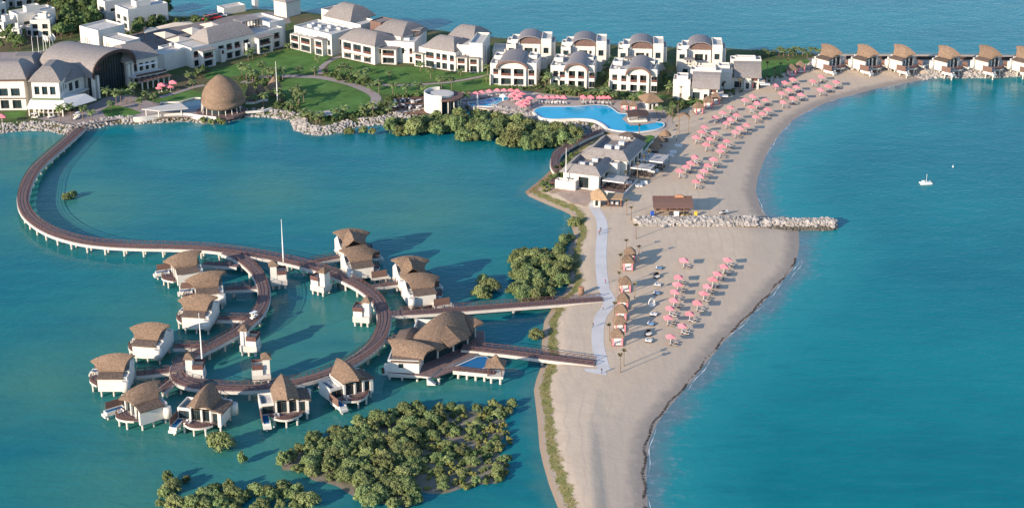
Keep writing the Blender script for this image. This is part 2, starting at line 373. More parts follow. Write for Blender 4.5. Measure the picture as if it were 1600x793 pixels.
# water: one sheet to the horizon, finely divided near the coast so that depth can tint it
xs = np.concatenate([[-4000,-1500,-700,-450], np.arange(-351, 352, 3), [450,700,1500,4000]])
ys = np.concatenate([[-800,-300,100,220,290], np.arange(320, 990, 3), [1100,1400,2500,6000,9000]])
P, F = grid_mesh(xs, ys); d, k = sdf(P)
LAG = np.array([G2(*p) for p in [(-300,215),(930,205),(860,262),(820,300),(890,345),(890,440),(838,600),(872,793),(884,880),(-300,900)]])
MURK = [((430,520),95),((250,560),80),((120,330),60),((600,470),60),((350,640),75),((560,640),60),((660,590),45),((60,250),50),((650,330),55),((250,730),70),((480,720),60),((80,600),55),((420,300),40)]
lag = inpoly(P, LAG).astype(float); murk = np.zeros(len(P))
for (u, v), r in MURK:
    c = np.array(G2(u, v)); murk = np.maximum(murk, np.exp(-(((P-c)/np.array([r*.42, r*.55]))**2).sum(1)))
me = np_mesh('water', np.column_stack([P, np.zeros(len(P))]), F)
attr(me, 'depth', np.clip(-d, -1, 80)); attr(me, 'beachy', (k == 2).astype(float)); attr(me, 'lagoon', lag); attr(me, 'murk', murk*lag)
sea = bpy.data.objects.new('water', me); C.objects.link(sea); tag(sea, kind='structure')
m = bpy.data.materials.new('water'); n, l, b = nodes_of(m); M['water'] = m; tc = n.new('ShaderNodeTexCoord')
b.inputs['Roughness'].default_value = .10; b.inputs['IOR'].default_value = 1.33; b.inputs['Specular IOR Level'].default_value = .11
dep = at('depth'); big = noise(.008, 4, (1,1.6,1)); pat = noise(.022, 4, (1,2.2,1))
seac = mixc(ramp(big, .35, .65), (.002,.142,.183), (.004,.186,.216))
seac = mixc(ramp(pat, .5, .7, 0, .35), seac, (.006,.195,.220))
lagc = mixc(ramp(pat, .35, .68), (.004,.134,.172), (.010,.168,.182)); lagc = mixc(mathn('MULTIPLY', at('murk'), ramp(pat, .25, .6, .55, 1.0)), lagc, (.048,.190,.158))
c = mixc(at('lagoon'), seac, lagc)
wd = mathn('ADD', dep, ramp(noise(.10, 4), .25, .75, -3, 3, False))
c = mixc(mathn('MULTIPLY', at('beachy'), ramp(wd, 3, 32, .85, 0)), c, (.018,.235,.262))
c = mixc(mathn('MULTIPLY', at('beachy'), ramp(wd, .5, 8, .92, 0)), c, (.110,.170,.205))
c = mixc(mathn('MULTIPLY', mathn('SUBTRACT', 1., at('beachy')), ramp(wd, 0, 5, .6, 0)), c, (.065,.175,.170))
rip = noise(.16, 5, (.45,1.7,1), .65); c = mixc(ramp(rip, .48, .72, 0, .30), c, (.020,.205,.245)); c = mixc(ramp(rip, .50, .28, 0, .30), c, (.002,.105,.150))
shal = noise(.45, 4, (1,1,1), .7); c = mixc(mathn('MULTIPLY', mathn('MULTIPLY', at('beachy'), ramp(wd, 2, 12, 1, 0)), ramp(shal, .5, .66, 0, .55)), c, (.20,.25,.30))
l.new(c, b.inputs['Base Color'])
w1 = noise(.55, 3, (.75,1.35,1)); w2 = noise(.09, 3, (1,1.5,1))
bp = n.new('ShaderNodeBump'); bp.inputs['Distance'].default_value = .20; bp.inputs['Strength'].default_value = .6
l.new(mathn('ADD', w1, mathn('MULTIPLY', w2, 1.5)), bp.inputs['Height']); l.new(bp.outputs[0], b.inputs['Normal'])
me.materials.append(m)
def sheet(name, pts, m, z=GZ+.004, kind='structure', px=True):
    q = [G(u, v, z) for u, v in pts] if px else [Vector((*p, z)) for p in pts]
    a = sum(q[i].x*q[(i+1)%len(q)].y-q[(i+1)%len(q)].x*q[i].y for i in range(len(q)))
    if a < 0: q = q[::-1]
    return tag(MB().poly(q).build(name, m), kind=kind)
def smooth_px(pts, z, closed=True, step=1.0):
    q = [G(u, v, z) for u, v in pts]
    if closed: q = q[-2:]+q+q[:3]
    c = catmull(q, step)
    return c
def ribbon(name, pts, width, m, z, step=1.5):
    c = catmull([G(u, v, z) for u, v in pts], step)
    return tag(MB().strip(offset_line(c, width/2), offset_line(c, -width/2), z).build(name, m), kind='structure')
def closed_curve(pts, z, step=1.0):
    q = [G(u, v, z) for u, v in pts]; n_ = len(q); out = []
    for i in range(n_):
        a,b_,c_,d_ = q[i-1], q[i], q[(i+1)%n_], q[(i+2)%n_]
        for k_ in range(5):
            t = k_/5; out.append(.5*((2*b_)+(c_-a)*t+(2*a-5*b_+4*c_-d_)*t*t+(3*b_-a-3*c_+d_)*t**3))
    return out
# ------------------------------------------------------------------ lawns, paths, paving
for pts in [[(240,158),(270,146),(300,141),(322,146),(316,153),(296,157),(280,160),(250,161.5)],
            [(318,116),(345,106),(395,95),(450,75),(465,76),(515,88),(510,97),(506,108),(499,114),(440,117),(390,117),(350,121),(322,124)],
            [(438,124),(470,121),(500,123),(540,131),(572,143),(583,153),(580,164),(560,176),(520,187),(490,186),(470,176),(450,162),(440,142)],
            [(515,94),(536,92),(590,104),(650,105),(715,115),(764,110),(769,115),(740,120),(700,125.5),(640,130),(590,129.5),(545,125),(512,114)],
            [(560,135),(640,135),(700,131),(768,120),(792,134),(745,140),(690,146),(640,148),(590,147)],
            [(1062,162),(1085,156),(1112,151),(1108,160),(1085,166)],
            [(1188,96),(1230,93),(1270,93),(1262,99),(1228,113),(1200,122),(1190,118)],
            [(158,172),(175,164),(200,168),(222,176),(200,183),(165,182)],
            [(5,175),(42,173),(40,182),(12,186)],[(845,137),(862,134),(950,142),(1045,150),(1030,156),(960,148),(862,143)]]:
    sheet('lawn', pts, 'lawn', GZ+.012)
ribbon('garden_path', [(500,116),(503,105),(511,98),(522,92),(533,88)], 2.4, 'garden_path', GZ+.024)
ribbon('garden_path', [(380,130),(405,122),(440,119),(470,119.5),(500,121),(540,129),(572,141),(587,151),(586,162),(592,168)], 4.0, 'garden_path', GZ+.028)
ribbon('garden_path', [(575,131),(600,132.5),(640,133),(700,128.5),(745,121),(770,115)], 2.0, 'garden_path', GZ+.024)
ribbon('garden_path', [(250,152),(275,145),(300,137),(320,133)], 2.4, 'garden_path', GZ+.024)
ribbon('beach_path', [(934,312),(928,320),(932,330),(940,345),(941,365),(939,395),(940,425),(944,450),(952,467),(949,480),(940,492),(935,508),(934,535),(939,560),(944,578)], 3.4, 'path_grey', GZ+.030, 1.2)
sheet('path_apron', [(912,575),(946,577),(948,586),(916,580)], 'path_grey', GZ+.036)
sheet('path_apron', [(914,463.5),(940,459),(944,463),(930,468)], 'path_grey', GZ+.036)
sheet('terrace_paving', [(100,178),(150,160),(165,152),(200,148),(240,160),(262,164),(262,174),(215,182),(160,190),(128,196),(60,186),(52,184)], 'garden_path', GZ+.006)
sheet('terrace_paving', [(240,168),(262,174),(312,171),(330,181),(300,183),(240,184),(215,183)], 'paving', GZ+.020)
sheet('pool_terrace', [(720,148),(760,141),(800,140),(850,146),(1000,158),(1040,168),(1048,180),(1056,196),(1035,205),(985,212),(945,206),(930,192),(840,186),(810,176),(735,167),(718,160)], 'paving', GZ+.008)
sheet('dining_terrace', [(612,153),(668,150),(672,178),(640,178),(612,174)], 'soil', GZ+.010)
sheet('parking_deck', [(318,46),(338,28),(420,18),(450,24),(455,36),(400,46),(360,58)], 'asphalt', GZ+.006)
sheet('service_yard', [(180,60),(240,44),(330,32),(340,44),(300,66),(255,86),(215,80)], 'asphalt', GZ+.010)
sheet('access_road', [(0,82),(60,80),(120,66),(140,56),(200,44),(260,36),(262,40),(200,50),(140,64),(100,78),(40,92),(0,96)], 'garden_path', GZ+.006)
# ------------------------------------------------------------------ rocks
ICO = [(0,0,1)]+[(math.cos(t)*.894, math.sin(t)*.894, .447) for t in [2*PI*i/5 for i in range(5)]]+[(math.cos(t)*.894, math.sin(t)*.894, -.447) for t in [2*PI*(i+.5)/5 for i in range(5)]]+[(0,0,-1)]
ICF = [(0,1+i,1+(i+1)%5) for i in range(5)]+[(1+i,6+i,1+(i+1)%5) for i in range(5)]+[(1+(i+1)%5,6+i,6+(i+1)%5) for i in range(5)]+[(6+i,11,6+(i+1)%5) for i in range(5)]
def rock(mb, p, r):
    a = random.uniform(0, 2*PI); sx, sy, sz = r*random.uniform(.7,1.25), r*random.uniform(.7,1.25), r*random.uniform(.5,.9)
    tx, ty = random.uniform(-.5,.5), random.uniform(-.5,.5); V = []
    for x, y, z_ in ICO:
        j = random.uniform(.75,1.15); x, y = rot2(x*sx*j, y*sy*j, a); zz = z_*sz*j+x*tx*.5+y*ty*.5; V.append((p[0]+x, p[1]+y, p[2]+zz))
    mb.add(V, ICF)
def rock_bank(label, pts, wide, dens, r0=.32, r1=.85, start=-.8):
    c = catmull([G(u, v) for u, v in pts], .5); pos = []
    L = len(c)*.5; side = None
    for _ in range(int(L*wide*dens*1.5)):
        i = random.randrange(1, len(c)-1); t = (c[i+1]-c[i-1]).normalized(); nrm = Vector((-t.y, t.x, 0)); pos.append((c[i], nrm, random.uniform(start, wide)))
    probe = [c[len(c)*q//8]+Vector((-(c[len(c)*q//8+1]-c[len(c)*q//8-1]).y, (c[len(c)*q//8+1]-c[len(c)*q//8-1]).x, 0)).normalized()*2.0 for q in range(1,8)]
    sg = 1 if (sdf([(p.x,p.y) for p in probe])[0] > 0).sum() >= 4 else -1
    XY = [(p.x+nn.x*q*sg, p.y+nn.y*q*sg) for p, nn, q in pos]; H = height(np.array(XY)); mb = MB()
    for (x, y), h in zip(XY, H): rock(mb, (x, y, max(h, -.3)+.12), random.uniform(r0, r1))
    o = mb.build('rock_bank', 'rock'); tag(o, label, 'rocks', kind='stuff'); return o
rock_bank('grey boulder bank at the foot of the hotel, left of the boardwalk', [(-20,211),(0,208),(30,204),(76,204),(103,210),(128,208)], 5.2, 1.5)
rock_bank('boulder bank between the boardwalk landing and the curved white wall', [(132,206),(139,203),(160,198),(180,194),(208,193)], 4.5, 1.4)
rock_bank('dark low rocks under the curved white wall by the thatched dome', [(208,194),(250,191.5),(288,189.5),(338,193),(380,184)], 1.8, 1.5, .35, .7)
rock_bank('pale boulder bank winding round the lawn point', [(384,184),(393,182),(420,183),(448,187),(456,189),(461,200),(468,205),(490,210),(520,209),(545,202),(560,197)], 5.0, 1.5)
rock_bank('pale boulder bank beside the dining terrace', [(560,197),(601,194),(623,187),(661,181),(690,177),(730,173)], 4.6, 1.5)
rock_bank('boulder bank below the small pool above the mangroves', [(730,173),(755,174),(780,179),(818,188),(831,193)], 5.0, 1.5)
rock_bank('narrow rock band under the curved white pool wall', [(831,193),(856,198),(894,199),(919,203),(930,208),(938,212)], 3.0, 1.7)
rock_bank('boulders under and between the beach villas on piles', [(1440,125),(1457,122),(1477,121),(1505,121),(1550,121),(1600,118),(1660,117)], 5.5, 1.4, .5, 1.1)
mb = MB()
for _ in range(260):
    q = G(random.uniform(1262,1440), 0, 0); u = random.uniform(1255,1450); v = random.uniform(99,110); p = G(u, v, GZ); rock(mb, (p.x, p.y, GZ+random.uniform(-.1,.5)), random.uniform(.5,1.0))
tag(mb.build('rock_bank', 'rock'), 'boulders behind the first three beach villas', 'rocks', kind='stuff')
# groyne
ga, gb_ = G(992,346.5,GZ), G(1306,352.5); ga.z = 0; gd = (gb_-ga); gl = gd.length; gd.normalize(); gn = Vector((-gd.y, gd.x, 0))
core = MB(); rs = []
for i in range(25):
    t = i/24; c = ga+gd*gl*t; wv = 3.2+.7*t; 
    if i in (0, 24): wv *= .5
    base = -1.0 if t > .6 else .6; top = GZ+.85 if t < .6 else 1.7; top = top if i not in (0,24) else top-.9
    rs.append([c-gn*wv+Vector((0,0,base-c.z)), c-gn*wv*.35+Vector((0,0,top)), c+gn*wv*.35+Vector((0,0,top)), c+gn*wv+Vector((0,0,base-c.z))])
g0 = core.rings([[tuple(p) for p in r] for r in rs]).build('groyne', 'rock'); tag(g0, 'long straight rock groyne running from the beach into the blue sea', 'groyne')
mb = MB(); mbw_ = MB()
for _ in range(2700):
    t = random.random(); q = random.uniform(-1,1); c = ga+gd*gl*t; wv = (3.4+.8*t)*(1 if .02 < t < .985 else .6); top = (.9+GZ if t < .6 else 1.75)
    lo = GZ if t < .6 else -.2; zz = lo+(top-lo)*min(1, (1-abs(q))/.62)
    p = c+gn*wv*q; rock(mbw_ if (t > .62 and zz < .75) else mb, (p.x, p.y, zz+.08), random.uniform(.32,.80) if random.random() > .06 else random.uniform(.8,1.15))
tag(mb.build('rocks', 'rock', g0), kind='stuff'); mat('rock_wet', (.10,.09,.075), .6, .4, .6, .05, 2, .4); tag(mbw_.build('wet_rocks', 'rock_wet', g0), kind='stuff')
# ------------------------------------------------------------------ vegetation
def leaf_blob(mb, c, r, n, size, flat=.8, rngv=random):
    for _ in range(n):
        z_ = rngv.uniform(-.55,1); t = rngv.uniform(0,2*PI); s_ = math.sqrt(max(0,1-z_*z_)); nv = Vector((s_*math.cos(t), s_*math.sin(t), z_))
        p = Vector(c)+Vector((nv.x*r, nv.y*r, nv.z*r*flat))*rngv.uniform(.82,1.10)
        nn = (nv+Vector((rngv.uniform(-.7,.7), rngv.uniform(-.7,.7), rngv.uniform(-.3,.8)))).normalized()
        a = nn.orthogonal().normalized(); b_ = nn.cross(a); ph = rngv.uniform(0,PI); a, b_ = a*math.cos(ph)+b_*math.sin(ph), b_*math.cos(ph)-a*math.sin(ph)
        s1 = size*rngv.uniform(.6,1.3); s2 = s1*rngv.uniform(.5,.9)
        mb.add([p-a*s1, p-b_*s2+nn*s1*.15, p+a*s1, p+b_*s2+nn*s1*.15], [(0,1,2,3)])
def crown_mesh(R, H, lobes, per, size, seed, m, lo=.25):
    r_ = random.Random(seed); mb = MB()
    for i in range(lobes):
        t = r_.uniform(0,2*PI); q = math.sqrt(r_.random()); zz = r_.random()
        rad = R*.80*q*(1-.35*zz); c = (rad*math.cos(t), rad*math.sin(t), H*(lo+(.72-lo*.5)*zz*(1-.35*q)+.08))
        rr = R*r_.uniform(.19,.36)
        leaf_blob(mb, c, rr, int(per*(.6+rr/R)), size, .85, r_)
        V = []                                                # leafy core of the lobe
        for x, y, z_ in ICO:
            j = r_.uniform(.62,.82)*rr; V.append((c[0]+x*j, c[1]+y*j, c[2]+z_*j*.8))
        mb.add(V, ICF)
    return shared(mb, 'crown', m)
def stem_mesh(H, R, seed):
    r_ = random.Random(seed); mb = MB(); mb.tube((0,0,-.4),(0,0,H*.35),.16*R/2.5,.11*R/2.5,6)
    for i in range(5):
        t = 2*PI*i/5+r_.uniform(-.4,.4); mb.tube((0,0,H*.2),(math.cos(t)*R*.5, math.sin(t)*R*.5, H*.55),.09*R/2.5,.04,5)
    return shared(mb, 'trunk', 'bark_grey')
def tree_protos(name, cat, specs):
    out = []
    for (R,H,lb,per,sz,m,seed,lo) in specs:
        t = thing(name, 'x', cat, (0,-200,0)); part('crown', crown_mesh(R,H,lb,per,sz,seed,m,lo), t); part('trunk', stem_mesh(H,R,seed), t); out.append(Proto(t))
    return out
mang = tree_protos('mangrove', 'mangrove', [(2.6,3.2,30,66,.22,'leaf_mangrove',11,.14),(2.2,2.9,25,66,.21,'leaf_mangrove',12,.14),(3.0,3.6,38,66,.23,'leaf_mangrove',13,.14),(1.6,2.3,17,60,.20,'leaf_mangrove',14,.16),(2.3,2.4,24,62,.21,'leaf_mangrove',15,.13),(1.9,3.9,22,62,.21,'leaf_mangrove',16,.16)])
drym = tree_protos('saltbush', 'bush', [(1.9,1.7,11,50,.30,'leaf_dry',21,.12),(1.4,1.3,8,46,.28,'leaf_dry',22,.12),(1.5,1.7,11,56,.22,'leaf_mangrove',23,.12),(1.8,1.9,13,56,.22,'leaf_tree',24,.12)])
trees = tree_protos('garden_tree', 'tree', [(2.9,6.2,17,52,.38,'leaf_tree',31,.34),(2.3,5.0,14,50,.36,'leaf_tree',32,.34),(3.4,7.5,20,52,.42,'leaf_tree',33,.32)])
shrub = tree_protos('garden_shrub', 'shrub', [(1.2,1.5,7,40,.26,'leaf_tree',41,.15),(1.0,1.2,6,38,.24,'leaf_mangrove',42,.15),(1.5,1.7,8,42,.28,'leaf_tree',43,.15)])
def plant(protos, u, v, label, group, z=None, sc=1.0, wts=None):
    if isinstance(label, dict): label = min(label.items(), key=lambda kv: (kv[1][0]-u)**2+(2*(kv[1][1]-v))**2)[0]
    p = G(u, v, 0 if z is None else z); pr = random.choices(protos, wts)[0] if wts else random.choice(protos)
    s_ = sc*random.uniform(.85,1.15); o = pr.put((p.x, p.y, p.z), random.uniform(0,2*PI), label, group, (s_*random.uniform(.92,1.08), s_, s_*random.uniform(.85,1.12))); return o
def px_in(u, v, poly):
    ins = False
    for i in range(len(poly)):
        a, b_ = poly[i], poly[(i+1)%len(poly)]
        if (a[1] > v) != (b_[1] > v) and u < a[0]+(v-a[1])*(b_[0]-a[0])/(b_[1]-a[1]): ins = not ins
    return ins
def fill(protos, poly, n, label, group, mind, z=None, sc=1.0, wts=None, zfun=None):
    us = [p[0] for p in poly]; vs_ = [p[1] for p in poly]; pts = []; tries = 0
    while len(pts) < n and tries < n*200:
        tries += 1; u = random.uniform(min(us), max(us)); v = random.uniform(min(vs_), max(vs_))
        if not px_in(u, v, poly): continue
        q = G2(u, v)
        if any((q[0]-a)**2+(q[1]-b_)**2 < mind*mind for a, b_ in pts): continue
        pts.append(q); plant(protos, u, v, label, group, z, sc, wts)
    return pts
# the mangrove islet at the bottom
isl = [(438,735),(447,708),(490,688),(560,662),(640,640),(700,640),(760,640),(800,640),(798,668),(795,700),(793,740),(788,758),(720,768),(660,772),(640,796),(600,792),(540,772),(480,752)]
ip = np.array([G2(u, v) for u, v in isl]); gx, gy = np.arange(ip[:,0].min()-4, ip[:,0].max()+4, 1.2), np.arange(ip[:,1].min()-4, ip[:,1].max()+4, 1.2)
P, F = grid_mesh(gx, gy); A_, B_ = ip, np.roll(ip, -1, 0); dd = np.full(len(P), 1e9)
for i in range(len(ip)):
    e = B_[i]-A_[i]; t = np.clip(((P-A_[i])@e)/(e@e), 0, 1); dd = np.minimum(dd, np.sqrt(((P-A_[i]-t[:,None]*e)**2).sum(1)))
dd = np.where(inpoly(P, ip), dd, -dd); zz = np.clip(.07*dd, -1.2, .30)-.10+.12*np.sin(P[:,0]*.35+1.2*np.sin(P[:,1]*.21))*np.sin(P[:,1]*.28)
me = np_mesh('mudflat', np.column_stack([P, zz]), F[(dd[F] > -8).any(1)]); mat('mud', (.22,.19,.155), .9, .3, .15, .08, 1.5, .2, wear=((.12,.135,.07), .22, .9)); me.materials.append(M['mud'])
tag(bpy.data.objects.new('mudflat', me), kind='structure'); C.objects.link(bpy.data.objects['mudflat'])
GI = 'mangroves on the islet at the bottom'
fill(mang, [(440,733),(448,708),(492,686),(562,662),(640,641),(690,640),(690,660),(640,700),(650,740),(640,768),(612,772),(560,756),(500,748)], 102, {'olive mangrove at the western tip of the bottom islet': (462,722), 'olive mangrove on the islet edge facing the bottom centre villa': (505,690), 'olive mangrove on the islet edge facing the bottom right villa': (575,660),
  'olive mangrove on the islet edge facing the clubhouse': (655,645), 'olive mangrove in the thick heart of the bottom islet': (590,695), 'olive mangrove on the southwest edge of the bottom islet': (530,742), 'olive mangrove in the south centre of the bottom islet': (610,745)}, GI, 2.3)
fill(mang, [(560,752),(640,765),(655,780),(640,800),(600,800),(560,775)], 14, 'mangrove at the southern tip of the bottom islet', GI, 2.6)
fill(mang, [(640,690),(690,662),(730,652),(770,668),(795,690),(792,735),(755,765),(690,765),(650,745)], 28, {'mangrove among bare ground, northeast part of the bottom islet': (745,665), 'mangrove on the east edge of the bottom islet': (785,710), 'mangrove among bare ground, middle east of the bottom islet': (690,705), 'mangrove on the southeast edge of the bottom islet': (720,760)}, GI, 2.5, None, .72)
fill(mang, [(690,640),(760,636),(803,632),(800,655),(740,648)], 9, 'mangrove along the sandy northern rim of the bottom islet', GI, 2.6, .1, .7)
fill(drym, [(650,700),(690,652),(740,645),(795,645),(796,700),(790,752),(720,766),(655,764)], 120, {'low bush on the sandy northern ground of the bottom islet': (740,652), 'yellow green bush in the middle of the islet clearing': (700,700), 'low bush at the eastern rim of the islet clearing': (780,710), 'low bush at the southern rim of the islet clearing': (720,755), 'low bush at the western rim of the islet clearing': (655,735)}, 'bushes in the islet clearing', 1.5, .12, .7)
fill(mang, [(318,775),(345,765),(400,768),(450,762),(490,785),(486,800),(318,800)], 24, 'mangrove in the thicket cut by the bottom edge', 'mangroves at the bottom edge', 2.3, None, .95)
for u, v, s_ in [(262,752,1.0),(270,768,1.15),(258,775,1.0),(276,756,.8),(292,752,.6),(274,792,1.0),(300,792,.9),(250,790,.7)]:
    plant(mang, u, v, 'mangrove in the small thicket in the bottom left corner', 'mangroves bottom left', 0, s_*.95)
o = mang[2].put(G(344,704), .4, 'solitary round mangrove standing in the water before the bottom villas', None, (1.35,1.35,1.5))
o = mang[3].put(G(378,724), 1.4, 'small solitary mangrove between the round one and the islet', None, (.95,.95,1.6))
for u, v, s_ in [(757,443,1.0),(765,455,1.05),(752,462,.95),(760,466,.8)]: plant(mang[:3], u, v, 'mangrove of the small clump in the lagoon above the long bridge', 'mangroves in the lagoon clump', 0, s_*1.15)
fill(mang[:3], [(798,412),(812,395),(850,392),(880,398),(888,420),(880,436),(885,452),(850,470),(800,474),(796,450),(806,430)], 38, {'mangrove in the upper part of the thicket by the spit': (840,400), 'mangrove in the middle of the thicket by the spit': (835,430), 'mangrove in the lower part of the thicket, near the long bridge': (820,465), 'mangrove on the shore side of the thicket by the spit': (878,440)}, 'mangroves by the spit', 2.6, None, 1.12)
for u, v in [(874,392),(882,384),(890,374),(880,378)]: plant(mang, u, v, 'mangrove in the tongue running up the spit shore', 'mangroves up the shore', 0, .9)
plant(mang, 897, 352, 'lone mangrove in the notch of the spit shore', None, .2, .95)
o = mang[0].put(G(838,527), 2., 'low mangrove on the spit shore between the two straight bridges', None, (.95,.95,.9))
fill(mang, [(640,206),(690,185),(740,182),(800,190),(850,204),(905,212),(905,222),(850,236),(800,232),(740,222),(700,214)], 54, {'mangrove in the thicket beside the round cafe': (690,195), 'mangrove in the thicket below the small pool': (755,195), 'mangrove on the water edge of the thicket below the pools': (790,228), 'mangrove in the thicket nearest the large pool wall': (830,205), 'mangrove at the restaurant end of the thicket below the pools': (890,218)}, 'mangroves below the pools', 3.9, None, 1.62)
fill(mang, [(598,203),(650,194),(690,190),(690,205),(640,212),(600,212)], 9, 'mangrove in the low row before the dining terrace bank', 'mangroves before the dining terrace', 3.6, None, 1.35)
for u, v in [(546,210),(582,211),(568,207)]: plant(mang, u, v, 'small mangrove standing off the pale boulder bank', 'mangroves off the bank', 0, .9)
for u, v, s_ in [(104,312,.75),(114,308,.85),(110,310,.7)]: plant(mang, u, v, 'mangrove of the tiny clump alone inside the lagoon bend', 'mangroves in the bend', 0, s_)
for u, v in [(318,193),(330,195),(342,193),(348,196)]: plant(mang, u, v, 'mangrove at the water below the thatched dome', 'mangroves below the dome', 0, .8)
# grass along the west bank of the spit
mb = MB(); c = catmull([G(u, v) for u, v, kk in COAST[1:34]], 1.0); c2 = []
for p in range(1, len(c)-1):
    t = (c[p+1]-c[p-1]).normalized()
    for _ in range(5): q = random.uniform(1.7,4.0); c2.append((c[p].x+t.y*q, c[p].y-t.x*q))
c2 = np.array(c2); dq, kq = sdf(c2); ok = (dq > 1.2) & (dq < 5.8); H = height(c2, dq, kq)
for (x, y), h, o_ in zip(c2, H, ok):
    if o_:
        for _ in range(7):
            a = random.uniform(0,2*PI); hh = random.uniform(.12,.30); q = random.uniform(.05,.4); bx, by = x+q*math.cos(a), y+q*math.sin(a); wv = .07
            mb.add([(bx-wv*math.sin(a),by+wv*math.cos(a),h-.05),(bx+wv*math.sin(a),by-wv*math.cos(a),h-.05),(bx+.12*math.cos(a),by+.12*math.sin(a),h+hh)],[(0,1,2)])
tag(mb.build('shore_grass', 'grass_tuft'), 'yellow green grass fringe along the west shore of the spit', 'grass', kind='stuff')
# palms
def palm_proto(H, n, L, droop, m, seed, lean=.15, name='palm_tree', up=.5):
    r_ = random.Random(seed); t = thing(name, 'x', 'palm', (0,-200,0)); mb = MB(); prev = Vector((0,0,-.3)); N = 5
    for i in range(1, N+1):
        q = Vector((lean*H*.25*(i/N)**2, 0, H*i/N)); mb.tube(prev, q, .17-.07*(i-1)/N, .17-.07*i/N, 6); prev = q
    part('trunk', shared(mb, 'trunk', 'bark'), t); mb = MB()
    for i in range(n):
        a = 2*PI*i/n+r_.uniform(-.25,.25); e = r_.uniform(-.25,1.1) if up < 1 else r_.uniform(.7,1.35); p = prev.copy(); wv = .10; prevL = None
        d_ = Vector((math.cos(a)*math.cos(e), math.sin(a)*math.cos(e), math.sin(e))); side = Vector((-math.sin(a), math.cos(a), 0)); rows = []
        for k_ in range(6):
            f = k_/5; wv = .52*math.sin(PI*(.12+.80*f))*L/2.2
            rows.append((p-side*wv-Vector((0,0,wv*.45)), p.copy(), p+side*wv-Vector((0,0,wv*.45))))
            p = p+d_*(L/5); d_ = (d_+Vector((0,0,-droop*.28))).normalized()
        V = [q for r__ in rows for q in r__]; mb.add(V, [(3*k_+j, 3*k_+j+1, 3*k_+j+4, 3*k_+j+3) for k_ in range(5) for j in range(2)])
    part('crown', shared(mb, 'crown', m), t); return Proto(t)
palms = [palm_proto(5.6,15,2.5,1.2,'leaf_palm',1), palm_proto(6.6,16,2.7,1.3,'leaf_palm',2,.3), palm_proto(4.2,14,2.3,1.2,'leaf_palm',3,-.2)]
bound = [palm_proto(5.0,9,1.1,.7,'leaf_bound',5,.03,'young_palm',1), palm_proto(5.3,10,1.2,.9,'leaf_bound',6,.08,'young_palm',1)]
def palm(kind, u, v, label, group=None, hgt=1.0):
    pr = random.choice(kind); p = G(u, v, GZ); return pr.put((p.x,p.y,GZ), random.uniform(0,2*PI), label, group, (1,1,hgt*random.uniform(.92,1.08)))
bp_ = [(986,344),(979,336),(993.6,373),(978.5,396),(998,407),(969.5,420),(967,448),(991.5,466),(959.7,497),(952,532),(974.5,571),(969,581)]
for i, (u, v) in enumerate(bp_): palm(bound, u, v, ordw(i)+' thin young palm from the groyne along the south beach cabanas', 'young palms on the south beach', .86)
for i, (u, v) in enumerate([(977,296),(995.6,281),(1005.6,270.6),(1013,262)]): palm(bound, u, v, ordw(i)+' thin palm along the sand beside the restaurant, from the kiosks', 'palms beside the restaurant', 1.1)
for i, (u, v) in enumerate([(894,232.5),(902,226)]): palm(palms, u, v, ordw(i)+' palm on the promenade bank left of the restaurant', 'palms left of the restaurant', .72)
for i, (u, v) in enumerate([(1057,220),(1059,182),(1042,203),(999,221),(1050,192)]): palm(bound, u, v, ordw(i)+' thin palm between the pool end and the beach', 'palms at the pool end', 1.05)
for i, (u, v) in enumerate([(1046,183),(1052,178),(1034,183),(1026,179),(958,160),(946,158),(1000,163),(990,160)]): palm(palms, u, v, ordw(i)+' palm of the sparse group round the pool hut and bar', 'palms round the pool hut', .7)
for i, (u, v) in enumerate([(1063.5,156),(1113,153),(1130,150),(1155,146),(1175,129),(1185,129),(1198,121),(1209,127),(1219,120),(1121,148),(1230,116)]): palm(bound, u, v, ordw(i)+' palm from the pool hut along the back edge of the north beach', 'palms behind the north beach', 1.0)
for i, (u, v) in enumerate([(94,191),(112,189),(130,187),(144,188),(168,160),(174,174),(189,160),(198,162),(204,160),(218,170),(227,157),(240,163),(210,150),(182,166)]): palm(palms, u, v, ordw(i)+' palm from the left on the terrace before the vaulted hall', 'palms before the hall', .85)
for i, (u, v) in enumerate([(302,139),(313,122),(296,134),(385,126),(401,125),(420,125),(442,126),(410,118),(378,121),(395,129),(430,128)]): palm(palms, u, v, ordw(i)+' palm from the left around and behind the thatched dome', 'palms round the dome', .85)
for i, (u, v) in enumerate([(400,168),(412,168),(432,157),(438,162),(442,160),(455,152),(455,173),(468,160),(475,161),(467,167),(462,158)]): palm(palms, u, v, ordw(i)+' palm from the left in the garden beside the dome and mast', 'palms beside the mast', .85)
for i, (u, v) in enumerate([(480,187),(494,193),(526,187),(534,184),(568,181),(486,189),(474,185),(500,192),(540,183)]): palm(palms, u, v, ordw(i)+' palm from the left on the bank round the lawn point', 'palms on the lawn point', .65)
for i, (u, v) in enumerate([(571,134),(560,132),(579,144),(592,146),(614,148),(607,180),(583,182),(615,173),(568,181),(635,150),(663,147),(690,142),(729,168),(706,140),(652,146)]): palm(palms, u, v, ordw(i)+' palm from the left along the paths and dining terrace', 'palms along the paths', .75)
for i, (u, v) in enumerate([(395,93),(415,87),(388,96),(450,78),(468,119),(492,119),(497,98),(540,112),(609,122),(657,112),(673,123),(570,118),(720,119),(762,116),(531,120),(548,118),(760,128)]): palm(palms, u, v, ordw(i)+' small palm from the left on the upper lawns', 'palms on the upper lawns', .6)
for i in range(22): palm(palms, 862+i*4.6+random.uniform(-1.5,1.5), 147+i*.35+random.uniform(-2,2), 'short bushy palm in the row between the main pool and the vaulted houses', 'palms behind the main pool', .5)
